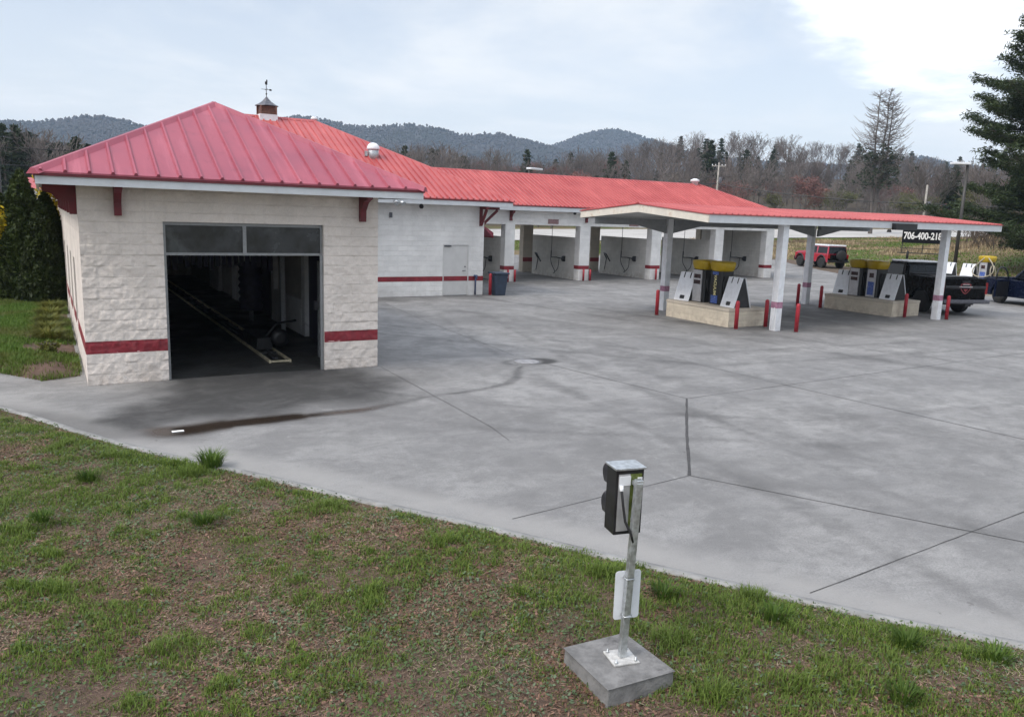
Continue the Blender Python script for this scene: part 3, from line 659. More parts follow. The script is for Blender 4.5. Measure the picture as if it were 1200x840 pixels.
# ------------------------------------------------------------------ the car wash building
B = empty('car_wash_building', (8, 30, 0), 'long cream and white block car wash with red metal roofs and open wash bays', 'building')
TX0, TX1, TY = .55, 6.18, 16.4
OX0, OX1, OZ = 1.94, 5.0, 3.03
EV = 15.7; EX0, EX1, EZ = -.10, 6.95, 3.83
def rough(name, x0, x1, z0, z1, y, mat, par, off=0, st=.018):
    """split-face blockwork: a finely cut sheet pushed out block by block"""
    nx_ = max(2, int((x1-x0)/st)); nz_ = max(2, int((z1-z0)/st)); X, Z = np.meshgrid(np.linspace(x0, x1, nx_), np.linspace(z0, z1, nz_))
    row = np.floor(Z/.2+1e-6); col = np.floor((X+(row % 2)*.2)/.4); hsh = np.sin(col*12.9898+row*78.233)*43758.5453; h1 = hsh-np.floor(hsh); h2 = h1*7.3-np.floor(h1*7.3)
    u = (X+(row % 2)*.2)/.4-col; v = Z/.2-row; edge = np.minimum(np.minimum(u, 1-u)*.4, np.minimum(v, 1-v)*.2)
    bul = .74+.26*sstep(edge, 0, .024); d = bul*(.008+.034*(fbm(X+col*3.1, Z+row*5.7, .13, 4, 201)-.25)+.014*((u-.5)*(h1-.5)+(v-.5)*(h2-.5))*2)+.016*fbm(X, Z, .06, 2, 207)
    V = np.c_[X.ravel(), (y-d-off).ravel(), Z.ravel()]; V -= np.array(wloc(par)); i = np.arange((nz_-1)*(nx_-1)); a = (i//(nx_-1))*nx_+i%(nx_-1)
    return bulk(name, V, np.c_[a, a+1, a+1+nx_, a+nx_], mat, par)
w1 = MB(); FY = TY+.045
w1.box(TX0, OX0, FY, TY+.24, 0, 3.70); w1.box(OX1, TX1, FY, TY+.24, 0, 3.70); w1.box(OX0, OX1, FY, TY+.24, OZ, 3.70)
WIN = [(19.9,20.9),(22.4,23.4),(25.0,26.0),(28.2,29.2)]; WZ0, WZ1 = .63, 2.12
y = TY+.24
for a, b in WIN:
    w1.box(TX0, TX0+.2, y, a, 0, 3.70); w1.box(TX0, TX0+.2, a, b, 0, WZ0); w1.box(TX0, TX0+.2, a, b, WZ1, 3.70); y = b
w1.box(TX0, TX0+.2, y, 41, 0, 3.70)
tw = w1.build('tunnel_wall', M['cmu_front'], B)
for a_ in ((TX0, OX0, 0, 3.70), (OX1, TX1, 0, 3.70), (OX0, OX1, OZ, 3.70)): rough('rough_face', *a_, FY, M['cmu_front'], tw)
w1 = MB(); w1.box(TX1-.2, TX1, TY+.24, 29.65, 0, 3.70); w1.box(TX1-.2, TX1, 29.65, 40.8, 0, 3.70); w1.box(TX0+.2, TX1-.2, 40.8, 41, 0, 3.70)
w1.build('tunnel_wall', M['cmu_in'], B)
bd_ = MB(); z0, z1 = .59, .82; p_ = .006
rough('red_band', TX0, OX0, z0, z1, FY, M['red_band'], B, .003); rough('red_band', OX1, TX1, z0, z1, FY, M['red_band'], B, .003); y = FY
for a, b in WIN+[(40.9,41)]: MB().box(TX0-p_, TX0, y, a, z0, z1).build('red_band', M['red_band'], B); y = b
for a, b in WIN[:3]:
    fr = MB(); fr.box(TX0+.05, TX0+.11, a, a+.05, WZ0, WZ1); fr.box(TX0+.05, TX0+.11, b-.05, b, WZ0, WZ1); fr.box(TX0+.05, TX0+.11, a+.05, b-.05, WZ0, WZ0+.05); fr.box(TX0+.05, TX0+.11, a+.05, b-.05, WZ1-.05, WZ1)
    wo_ = fr.build('window', M['alu'], B); MB().box(TX0+.075, TX0+.085, a+.05, b-.05, WZ0+.05, WZ1-.05).build('pane', M['shutter'], wo_)
# entrance transom
tr = MB(); yy = TY+.10
tr.box(OX0, OX1, yy, yy+.09, 2.40, 2.45); tr.box(OX0, OX1, yy, yy+.09, 2.97, 3.03); tr.box(OX0, OX0+.05, yy, yy+.09, 2.45, 2.97); tr.box(OX1-.05, OX1, yy, yy+.09, 2.45, 2.97); tr.box(3.40, 3.47, yy, yy+.09, 2.45, 2.97)
tro = tr.build('transom_window', M['alu'], B)
for a, b in ((OX0+.05, 3.40), (3.47, OX1-.05)):
    MB().box(a, b, yy+.035, yy+.05, 2.45, 2.97).build('pane', M['shutter'], tro)
MB().box(OX1-.07, OX1-.002, TY+.06, TY+.10, 0, 2.40).build('door_jamb', M['alu'], B); MB().box(OX0+.002, OX0+.05, TY+.10, TY+.19, 0, 2.40).build('door_jamb', M['alu'], B)
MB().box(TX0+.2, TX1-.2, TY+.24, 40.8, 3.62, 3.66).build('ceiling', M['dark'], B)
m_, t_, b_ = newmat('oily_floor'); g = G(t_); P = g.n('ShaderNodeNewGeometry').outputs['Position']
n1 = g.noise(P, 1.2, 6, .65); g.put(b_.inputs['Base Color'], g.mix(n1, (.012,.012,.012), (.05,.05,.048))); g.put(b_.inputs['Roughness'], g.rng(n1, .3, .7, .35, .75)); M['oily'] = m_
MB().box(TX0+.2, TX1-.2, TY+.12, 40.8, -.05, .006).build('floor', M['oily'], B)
# lining on the right hand inside wall: pale panels, posts and dark doorways
M['lining'] = simple('white_lining', (.78,.78,.77), .5, var=.1, scale=3, dirt=((.3,.3,.29), 3, .5))
for a, b, h in ((17.5,17.8,2.6),(19.0,19.35,2.6),(20.9,21.2,2.6),(21.25,24.2,.95),(24.2,24.5,2.6),(27.2,28.6,2.3),(29.6,30.4,2.4),(33,35,2.4)):
    MB().box(TX1-.34, TX1-.201, a, b, .01, h).build('lining_panel', M['lining'], B)
for a, b in ((17.8,19.0),(19.35,20.9),(24.5,27.2)): MB().box(TX1-.225, TX1-.201, a, b, .01, 2.5).build('dark_doorway', M['tarp'], B)
# tunnel roof
S1 = .488; AX = (EX0+EX1)/2; HW_ = AX-EX0; AZ = EZ+S1*HW_; AY = EV+HW_; YB = 33.4
rf = MB(); A = (AX, AY, AZ); Bk = (AX, YB, AZ)
slope(rf, [(EX0,EV,EZ),(EX1,EV,EZ),A], (EX0,EV,EZ), (EX1,EV,EZ), off=.12)
slope(rf, [(EX1,EV,EZ),(EX1,31,EZ),(AX+.3,YB,AZ-.3*S1),Bk,A], (EX1,EV,EZ), (EX1,31,EZ))
slope(rf, [(EX0,EV,EZ),A,Bk,(AX-.3,YB,AZ-.3*S1),(EX0,31,EZ)], (EX0,EV,EZ), (EX0,31,EZ))
for q in ((EX0,EV,EZ), (EX1,EV,EZ)): cap(rf, q, A)
cap(rf, A, Bk); rf.build('tunnel_roof', M['roof_pink'], B)
dp = MB(); dp.box(EX0+.01, EX1-.01, EV+.004, EV+.03, 3.755, 3.80); dp.box(EX0+.004, EX0+.03, EV+.03, 29, 3.755, 3.80); dp.box(EX1-.03, EX1-.004, EV+.03, 29.2, 3.755, 3.80)
dp.build('drip_edge', M['drip'], B)
fc = MB(); fc.box(EX0+.03, EX1-.03, EV+.03, EV+.07, 3.62, 3.775); fc.box(EX0+.03, EX0+.07, EV+.07, 29, 3.62, 3.775); fc.box(EX1-.07, EX1-.03, EV+.07, 29.1, 3.62, 3.775)
fc.build('fascia', M['fascia'], B)
sf = MB(); sf.box(EX0+.07, EX1-.07, EV+.07, TY, 3.70, 3.72); sf.box(EX0+.07, TX0, TY, 29, 3.70, 3.72); sf.box(TX1, EX1-.07, TY, 29.1, 3.70, 3.72)
sf.build('soffit', M['soffit'], B)
def bracket(x, y, dx, dy, zt=3.68, rch=.52, hgt=.56, t=.06):
    """solid gusset bracket under the eave projecting along (dx,dy)"""
    s = Vector((-dy, dx, 0)); d = Vector((dx, dy, 0)); o = Vector((x, y, zt)); mb = MB()
    prof = [(0,0),(rch,0),(rch,-.09),(rch*.55,-.16),(rch*.25,-.33),(.12,-hgt),(0,-hgt)]
    V = [o+d*a+Vector((0,0,b))+s*k for k in (-t,t) for a,b in prof]; n = len(prof)
    mb.add(V, [tuple(range(n)), tuple(range(n,2*n))[::-1]]+[(i, n+i, n+(i+1)%n, (i+1)%n) for i in range(n)])
    return mb.build('bracket', M['red_trim'], B)
for x in (1.19, 5.81): bracket(x, TY-.001, 0, -1)
for y in (16.75, 18.6, 20.4, 22.2, 24.0, 25.8, 27.6): bracket(TX0-.001, y, -1, 0)
# main block
mb = MB(); BX1 = 15.78; BY = 29.65
DX0, DX1, DZ = 13.93, 15.10, 2.09
mb.box(TX1, DX0, BY, BY+.2, 0, 3.66); mb.box(DX1, BX1, BY, BY+.2, 0, 3.66); mb.box(DX0, DX1, BY, BY+.2, DZ, 3.66)
mb.box(BX1-.2, BX1, BY+.2, 41, 0, 3.66); mb.box(TX1, BX1-.2, 40.8, 41, 0, 3.66)
mb.build('main_wall', M['cmu_white'], B)
bd_ = MB(); z0, z1 = .60, .79
bd_.box(TX1, DX0, BY-p_, BY, z0, z1); bd_.build('red_band', M['red_band'], B); bd_ = MB(); bd_.box(DX1, BX1+p_, BY-p_, BY, z0, z1); bd_.box(BX1, BX1+p_, BY, 34.9, z0, z1); bd_.build('red_band', M['red_band'], B)
dr = MB(); dr.box(DX0+.04, DX1-.04, BY+.02, BY+.07, .02, DZ-.04); do = dr.build('steel_door', M['door'], B)
fr = MB(); fr.box(DX0, DX0+.04, BY-.012, BY+.12, 0, DZ); fr.box(DX1-.04, DX1, BY-.012, BY+.12, 0, DZ); fr.box(DX0+.04, DX1-.04, BY-.012, BY+.12, DZ-.04, DZ); fr.build('door_frame', M['door'], do)
MB().box(DX0+.04, DX1-.04, BY+.012, BY+.02, z0, z1).build('red_band', M['red_band'], do)
h = MB(); h.tube([(DX1-.16,BY+.02,1.02),(DX1-.16,BY-.05,1.02),(DX1-.30,BY-.05,1.02)], .014); h.build('handle', M['lead'], do); h = MB(); h.lathe((DX1-.16,BY+.015,1.18), [(.03,0),(.03,-.02)], 12, 'y'); h.build('lock', M['lead'], do)
cl = MB(); cl.box(DX0+.06, DX0+.36, BY-.03, BY+.01, DZ-.10, DZ-.045); cl.build('door_closer', M['lead'], do)
MX0, MX1, MY0, MY1, MZ = -.10, 16.8, 29.0, 41.8, 3.89; S2 = .49
hd = (MY1-MY0)/2; RZ = MZ+S2*hd; RY = MY0+hd; RX0, RX1 = MX0+hd, MX1-hd
rf = MB(); a, b, c_, d_ = (MX0,MY0,MZ),(MX1,MY0,MZ),(MX1,MY1,MZ),(MX0,MY1,MZ); r0, r1 = (RX0,RY,RZ),(RX1,RY,RZ)
slope(rf, [a,b,r1,r0], a, b, .27, rib_h=.055); slope(rf, [b,c_,r1], b, c_); slope(rf, [c_,d_,r0,r1], c_, d_); slope(rf, [d_,a,r0], d_, a)
for p, q in ((a,r0),(b,r1),(c_,r1),(d_,r0),(r0,r1)): cap(rf, p, q)
rf.build('main_roof', M['roof_red'], B)
dp = MB(); dp.box(EX1+.03, MX1-.01, MY0+.004, MY0+.03, 3.815, 3.862); dp.box(MX1-.03, MX1-.004, MY0+.03, 34.7, 3.815, 3.862); dp.build('drip_edge', M['red_trim'], B)
fc = MB(); fc.box(EX1+.03, MX1-.03, MY0+.03, MY0+.07, 3.64, 3.815); fc.box(MX1-.07, MX1-.03, MY0+.07, 34.7, 3.64, 3.815); fc.build('fascia', M['fascia'], B)
sf = MB(); sf.box(EX1, MX1-.07, MY0+.07, BY, 3.66, 3.68); sf.box(BX1, MX1-.07, BY, 35.2, 3.66, 3.68); sf.box(TX1, BX1-.2, BY+.2, 40.8, 3.665, 3.69); sf.build('soffit', M['soffit'], B)
def open_bracket(x, y, dx, dy, zt=3.62, rch=.62, hgt=.78):
    d = Vector((dx,dy,0)); s = Vector((-dy,dx,0))*.05; o = Vector((x,y,zt)); up = Vector((0,0,1)); mb = MB()
    mb.obox(o+d*.05-up*hgt/2, d*.05, s, up*hgt/2); mb.obox(o+d*(rch/2+.1)-up*.05, d*rch/2, s, up*.05)
    q0 = o+d*.1-up*(hgt-.06); q1 = o+d*(rch+.02)-up*.12; v = (q1-q0); n = v.normalized().cross(s.normalized())*.045
    mb.obox((q0+q1)/2, v/2, s*.9, n); return mb.build('bracket', M['red_trim'], B)
open_bracket(15.60, BY-.001, 0, -1, rch=.5); open_bracket(BX1+.001, BY+.3, 1, 0, rch=.75)
for x in (9.0, 12.2): pass
# small awning over a side door of the main block
aw = MB(); aw.add([(BX1+.002,29.9,2.92),(BX1+.55,29.9,2.60),(BX1+.55,32.4,2.60),(BX1+.002,32.4,2.92),(BX1+.002,29.9,2.88),(BX1+.55,29.9,2.40),(BX1+.55,32.4,2.40),(BX1+.002,32.4,2.88)],
    [(0,1,2,3),(7,6,5,4),(0,4,5,1),(1,5,6,2),(2,6,7,3),(3,7,4,0)])
awo = aw.build('awning', M['roof_pink'], B); MB().box(BX1+.553, BX1+.575, 29.88, 32.42, 2.36, 2.58).build('awning_valance', M['red_band'], awo)
# cupola with weathervane
cx, cy = 8.40, RY
cu_ = MB(); hw = .36
RZ -= .12; cu_.box(cx-hw, cx+hw, cy-hw, cy+hw, RZ-.25, RZ+.20); co = cu_.build('cupola', M['white_paint'], B)
lv = MB()
for k in range(6): lv.box(cx-.31+.004*k, cx+.31-.004*k, cy-.31+.004*k, cy+.31-.004*k, RZ+.205+k*.056, RZ+.245+k*.056)
for sx in (-1,1):
    for sy in (-1,1): lv.box(cx+sx*.31-.035, cx+sx*.31+.035, cy+sy*.31-.035, cy+sy*.31+.035, RZ+.201, RZ+.545)
lv.build('louvre_box', M['copper'], co)
rfc = MB(); n4 = 4
prof = [(.44,.545),(.43,.575),(.30,.64),(.17,.74),(.07,.86),(.02,.93)]
V = []; Fc = []
for r0_, h0 in prof:
    for k in range(8):
        an = math.pi/8+k*math.pi/4; V.append((cx+r0_*math.cos(an)*1.1, cy+r0_*math.sin(an)*1.1, RZ+h0))
for i in range(len(prof)-1):
    for k in range(8): Fc.append((i*8+k, i*8+(k+1)%8, (i+1)*8+(k+1)%8, (i+1)*8+k))
Fc.append(tuple(range(8))[::-1]); Fc.append(tuple(range(40,48))); rfc.add(V, Fc); rfc.build('cupola_roof', M['lead'], co)
wv = MB(); zb = RZ+.92; wv.tube([(cx,cy,zb),(cx,cy,zb+.62)], .014, 6); wv.lathe((cx,cy,zb+.12), [(.0,-.035),(.03,-.02),(.035,0),(.03,.02),(0,.035)], 10)
wv.tube([(cx-.20,cy,zb+.30),(cx+.20,cy,zb+.30)], .010, 6); wv.tube([(cx,cy-.2,zb+.30),(cx,cy+.2,zb+.30)], .010, 6)
wv.obox((cx+.17,cy,zb+.29), (.045,0,0), (0,.006,0), (0,0,.035)); wv.obox((cx,cy,zb+.55), (.05,.02,0), (-.003,.006,0), (0,0,.06)); wv.obox((cx+.03,cy+.01,zb+.64), (.025,.01,0), (-.003,.006,0), (0,0,.05))
wv.build('weathervane', M['black_metal'], co)
RZ += .12
# round roof vent on the front slope
vx, vy = 11.92, 32.25; vzz = MZ+S2*(vy-MY0)
v_ = MB(); v_.lathe((vx,vy,vzz), [(.22,-.25),(.22,.30),(.21,.31)], 20); vo = v_.build('roof_vent', M['galv'], B)
v_ = MB(); v_.lathe((vx,vy,vzz), [(.26,.29),(.265,.33),(.25,.41),(.20,.49),(.12,.55),(.03,.57)], 20); v_.build('vent_dome', M['white_paint'], vo)
v_ = MB(); v_.box(vx-.36, vx-.26, vy-.05, vy+.05, vzz+.02, vzz+.22); v_.build('vent_box', M['galv'], vo)
v2 = MB(); v2.lathe((10.5,RY+.3,RZ-.15), [(.11,-.1),(.11,.22),(.16,.23),(.14,.33),(.05,.36)], 14); v2.build('roof_vent', M['white_paint'], B)
# wash bays
PX = [(19.94,20.49),(24.47,25.12),(29.33,30.0),(34.10,34.75),(38.32,38.96)]; PY0, PY1 = 35.2, 35.65
for i, (a, b) in enumerate(PX):
    pm = MB(); pm.box(a, b, PY0, PY1, 0, 2.86); po = pm.build('pier', M['cmu_white'], B)
    q = MB(); q.box(a-p_, b+p_, PY0-p_, PY0, .60, .79); q.box(a-p_, a, PY0, PY1, .60, .79); q.box(b, b+p_, PY0, PY1, .60, .79); q.build('red_band', M['red_band'], po)
    pm = MB(); pm.box(a, b, 41.0, 41.45, 0, 2.86); po = pm.build('pier', M['cmu_tan'], B)  # white back pier in tan: warm shade put into its colour
    q = MB(); q.box(a-p_, b+p_, 41.0-p_, 41.0, .62, .86); q.build('red_band', M['red_band'], po)
    if i < 4: MB().box(a, a+.2, PY1, 39.95, 0, 2.24).build('partition', M['cmu_in'], B)
MB().box(38.40, 38.60, PY1, 41.0, 0, 3.54).build('end_wall', M['cmu_in'], B)
bm_ = MB(); bm_.box(BX1, 38.96, PY0+.004, PY0+.40, 2.86, 3.545); bm_.build('beam', M['cmu_white'], B)
bm_ = MB(); bm_.box(BX1, 38.96, 41.05, 41.40, 2.86, 3.545); bm_.build('beam', M['cmu_tan'], B)  # back beam in the same tan, shade included in the colour
YX0, YX1, YY0, YZ = 16.85, 39.6, 34.7, 3.83; S3 = .44; hd3 = 3.9; YY1 = YY0+2*hd3; YRZ = YZ+S3*hd3; YRY = YY0+hd3; YRX = YX1-hd3
MB().box(BX1+.002, YX1-.07, YY0+.07, YY1-.07, 3.55, 3.58).build('ceiling', M['soffit'], B)
rf = MB(); a, b, c_, d_ = (15.6,YY0,YZ),(YX1,YY0,YZ),(YX1,YY1,YZ),(15.6,YY1,YZ); r1 = (YRX,YRY,YRZ); r0 = (12.4,YRY,YRZ)
slope(rf, [(16.75,YY0,YZ),b,r1,r0,(16.1,YY0+.35,YZ+.35*S3)], (16.75,YY0,YZ), b, .25, rib_h=.055); slope(rf, [b,c_,r1], b, c_); slope(rf, [c_,d_,r0,r1], c_, d_)
for p, q in ((b,r1),(c_,r1),(r0,r1)): cap(rf, p, q)
rf.build('bay_roof', M['roof_red'], B)
dp = MB(); dp.box(MX1, YX1-.01, YY0+.004, YY0+.03, 3.76, 3.80); dp.box(YX1-.03, YX1-.004, YY0+.03, YY1, 3.76, 3.80); dp.build('drip_edge', M['red_trim'], B)
fc = MB(); fc.box(MX1, YX1-.03, YY0+.03, YY0+.07, 3.555, 3.76); fc.box(YX1-.07, YX1-.03, YY0+.07, YY1, 3.555, 3.76); fc.build('fascia', M['fascia'], B)
for x in (20.21, 24.80, 29.66, 34.42): bracket(x, PY0-.001, 0, -1, 3.54, .36, .50)
v3 = MB(); v3.lathe((35.3,YRY,YRZ-.15), [(.20,-.1),(.20,.30),(.27,.31),(.28,.42),(.10,.50)], 16); v3.build('roof_vent', M['white_paint'], B)
# lights, camera, utility bits fixed to the walls
q = MB(); q.lathe((12.83,29.35,3.52), [(.03,.12),(.08,.08),(.09,0),(.05,-.06)], 12); q.build('eave_light', M['black'], B)
q = MB(); q.box(11.55, 11.85, 28.93, 29.0, 3.62, 3.80); q.tube([(11.62,28.9,3.7),(11.55,28.75,3.62)], [.06,.09], 10); q.tube([(11.78,28.9,3.7),(11.85,28.75,3.62)], [.06,.09], 10); q.build('flood_light', M['galv'], B)
q = MB(); q.box(11.62, 11.72, BY-.07, BY-.002, 3.08, 3.28); q.build('junction_box', M['lead'], B)
q = MB(); q.lathe((23.9,34.95,3.50), [(.03,.06),(.08,.04),(.08,-.03),(.04,-.07)], 12); q.build('eave_light', M['black'], B)
q = MB(); q.box(14.86, 14.95, BY-.10, BY-.01, .35, .92); q.tube([(15.42,BY-.06,0),(15.42,BY-.06,.75),(15.42,BY-.16,.80),(15.36,BY-.2,.70)], .035, 8); q.tube([(15.30,BY-.06,.82),(15.50,BY-.06,.82)], .05, 8)
q = MB(); q.tube([(15.40,BY-.07,.02),(15.40,BY-.07,.72),(15.40,BY-.16,.80),(15.40,BY-.20,.68)], .035, 8); q.tube([(15.33,BY-.07,.80),(15.48,BY-.07,.80)], .045, 8); tap = q.build('standpipe', M['blueish'], None); tag(tap, 'small blue water standpipe against the white wall right of the steel door', 'standpipe')

# bay number plates
for k, (xc, nm) in enumerate(((22.75, 'second'), (28.0, 'third'))):
    o = empty('bay_sign', (xc, 35.2, 3.05), 'faded red number plate on the white beam over the %s wash bay from the left' % nm, 'sign', 'number plates over the wash bays')
    MB().box(xc-.32, xc+.32, 35.175, 35.199, 2.93, 3.17).build('plate', M['sign_plate'], o)
# spray booms on the partitions
def spray(x, y, lab, full=True):
    o = empty('spray_boom', (x, y, 1.1), lab, 'spray boom', 'spray booms in the wash bays')
    q = MB(); q.box(x-.05, x-.002, y-.10, y+.10, .92, 1.22); q.lathe((x-.05,y,1.07), [(.13,0),(.15,-.03),(.13,-.09),(.05,-.11)], 14, 'x'); q.build('hose_drum', M['black'], o)
    q = MB(); q.tube([(x-.12,y,1.07),(x-.2,y+.5,1.12),(x-.14,y+1.15,1.09)], .028, 8); q.tube([(x-.14,y+1.15,1.09),(x-.13,y+1.15,1.45)], .016, 6); q.build('wand', M['black'], o)
    q = MB(); q.tube([(x-.14,y+1.1,3.5),(x-.14,y+1.1,1.1)], .014, 6)
    pts = [(x-.14+.05*math.sin(k*.5), y+1.15-.9*k/14+(.1*math.sin(k)), 1.08-.85*math.sin(math.pi*k/14)) for k in range(15)]; q.tube(pts, .018, 6); q.build('hose', M['hose'], o)
    return o
for k, (a, b) in enumerate(PX[:4]):
    spray(a, 36.6, 'black spray boom and hanging hose on the right wall of the %s wash bay' % ('first','second','third','fourth')[k])
spray(38.40, 36.9, 'black spray boom on the end wall of the wash bay farthest right')
for k, (a, b) in enumerate(PX[1:3]):
    x = a; y = 39.3
    q = MB(); q.tube([(x-.01,y,.95),(x-.25,y-.05,1.25),(x-.32,y-.35,1.22),(x-.30,y-.75,.80)], .035, 8); q.tube([(x-.01,y,.95),(x-.05,y+.05,.5),(x-.06,y+.1,.25)], .02, 6)
    tag(q.build('foam_brush', M['hose']), 'black curved foam brush handle on the back of the %s wash bay right wall' % ('second','third')[k], 'brush', 'foam brushes in the wash bays')

# things inside the tunnel
o = empty('conveyor_track', (4.35, 17.5, 0), 'low twin rail car conveyor running into the dark wash tunnel', 'conveyor')
for x in (4.12, 4.56): MB().box(x-.018, x+.018, 17.5, 39, .008, .07).build('rail', M['rust_gold'], o)
MB().box(4.15, 4.53, 17.5, 17.53, .02, .06).build('end_bar', M['rust_gold'], o)
q = MB()
for k in range(12): q.box(4.16, 4.52, 18.6+k*1.4, 18.66+k*1.4, .012, .06)
q.box(4.30, 4.38, 17.9, 39, .012, .05); q.build('chain', M['dark'], o)
o = empty('wash_arch', (3.2, 22, 0), 'dark steel wash arch standing across the inside of the tunnel', 'wash arch')
q = MB(); q.box(1.3, 1.42, 22, 22.12, 0, 3.1); q.box(5.5, 5.62, 22, 22.12, 0, 3.1); q.box(1.42, 5.5, 22, 22.12, 2.95, 3.1); q.build('frame', M['galv'], o)
q = MB(); rr = random.Random(3)
for k in range(26): x = 1.5+k*.15; q.obox((x, 22.06, 2.35+rr.uniform(-.1,.1)), (.055,0,0), (0,.01,0), (0,0,.6))
q.build('curtain', M['tarp'], o)
for k, (x, y) in enumerate(((1.7, 25.5), (5.2, 24.3))):
    o = empty('brush_roller', (x, y, 0), ('upright dark brush roller deep inside the left of the tunnel', 'upright dark brush roller inside the tunnel right of the conveyor')[k], 'brush')
    q = MB(); prof = []
    for j in range(15): prof.append((.30+.06*(j%2), .35+j*.10))
    q.lathe((x,y,0), prof, 14); q.build('bristles', M['tarp'], o); MB().lathe((x,y,0), [(.06,0),(.06,2.4)], 10).build('spindle', M['galv'], o)
o = empty('wheel_scrubber', (4.4, 19, 0), 'low black wheel pusher sitting on the conveyor near the tunnel mouth', 'scrubber')
q = MB(); q.box(4.16, 4.50, 18.9, 20.4, .07, .34); q.lathe((4.66,18.9,.34), [(.05,0),(.20,-.02),(.22,-.12),(.1,-.16)], 16, 'y'); q.build('housing', M['black'], o); MB().tube([(4.4,19.2,.30),(4.7,19.3,.62),(5.2,19.4,.66)], .03, 8).build('arm', M['black'], o)
o = empty('entry_arm', (5.35, 17.9, 0), 'thin grey sensor stand inside the right of the tunnel mouth', 'sensor stand')
MB().box(5.30, 5.36, 17.87, 17.93, .0, 2.2).build('upright', M['galv'], o); MB().box(5.22, 5.30, 17.85, 17.95, 1.1, 1.3).build('sensor_box', M['lead'], o)

# ------------------------------------------------------------------ vacuum canopy
CA = empty('vacuum_canopy', (24, 20.7, 0), 'flat red metal canopy with white fascia on four white posts over the vacuum islands', 'canopy')
CX0, CX1, CY0, CY1, CZ = 16.6, 31.6, 17.5, 23.9, 3.59; CR = (CY0+CY1)/2; CZR = 3.86
rf = MB(); a, b = (CX0-.03,CY0-.04,CZ), (CX1+.03,CY0-.04,CZ); c_, d_ = (CX1+.03,CY1+.04,CZ), (CX0-.03,CY1+.04,CZ); r0, r1 = (CX0-.03,CR,CZR), (CX1+.03,CR,CZR)
slope(rf, [a,b,r1,r0], a, b, .25, rib_h=.028); slope(rf, [c_,d_,r0,r1], c_, d_, rib_h=.028); cap(rf, r0, r1, .12, .03, .02); rf.build('roof', M['roof_red'], CA)
fc = MB(); fc.box(CX0+.05, CX1-.05, CY0, CY0+.05, 3.33, 3.555); fc.box(CX0+.05, CX1-.05, CY1-.05, CY1, 3.33, 3.555); fc.build('fascia', M['fascia'], CA)
def gable(x, mat, t=.05):
    q = MB(); q.prism([(CY0-.02,3.33),(CR,3.58),(CY1+.02,3.33),(CY1+.02,3.553),(CR,3.823),(CY0-.02,3.553)], 'x', x, x+t); return q.build('gable_board', mat, CA)
gable(CX0, M['fascia_old']); gable(CX1-.05, M['fascia'])
sf = MB(); sf.add([(CX0+.05,CY0+.05,3.36),(CX1-.05,CY0+.05,3.36),(CX1-.05,CR,3.60),(CX0+.05,CR,3.60),(CX0+.05,CY1-.05,3.36),(CX1-.05,CY1-.05,3.36)], [(0,3,2,1),(3,4,5,2)]); sf.build('soffit', M['soffit'], CA)
for x, y in ((20.08,17.78),(28.95,18.0),(20.1,23.2),(28.15,23.4)):
    q = MB(); q.box(x-.12, x+.12, y-.12, y+.12, .0, 3.40); po = q.build('post', M['post'], CA)
    MB().box(x-.124, x+.124, y-.124, y+.124, .72, .92).build('painted_band', M['purple'], po)
    q = MB(); q.add([(x-.7,y,3.40),(x+.7,y,3.40),(x+.12,y,3.02),(x-.12,y,3.02),(x-.7,y+.05,3.40),(x+.7,y+.05,3.40),(x+.12,y+.05,3.02),(x-.12,y+.05,3.02)], [(0,1,2,3)[::-1],(4,5,6,7),(0,4,5,1)[::-1],(1,5,6,2)[::-1],(2,6,7,3)[::-1],(3,7,4,0)[::-1]]) if False else None
for a_, b_x in ((CX0+.06, 19.9), (20.3, 27.95), (28.35, CX1-.06)):
    MB().box(a_, b_x, 23.12, 23.28, 3.14, 3.38).build('beam', M['beam_grey'], CA)
for x in (20.1, 28.15):
    for sx in (-1, 1):
        if (x, sx) == (28.15, 1): pass
        MB().prism([(x+sx*.125,3.138),(x+sx*1.5,3.138),(x+sx*.125,2.86)] if sx > 0 else [(x-.125,2.86),(x-1.5,3.138),(x-.125,3.138)], 'y', 23.15, 23.25).build('haunch', M['beam_grey'], CA)
MB().tube([(19.86,17.78,0.02),(19.90,17.7,.5),(19.93,17.72,.75)], .012, 6).build('cable', M['white_paint'], CA)
q = MB(); q.box(25.0, 26.15, 17.32, 17.49, 3.28, 3.50); q.tube([(24.75,17.4,3.30),(24.75,17.4,3.20)], [.05,.08], 10); q.build('flood_light', M['black'], CA)

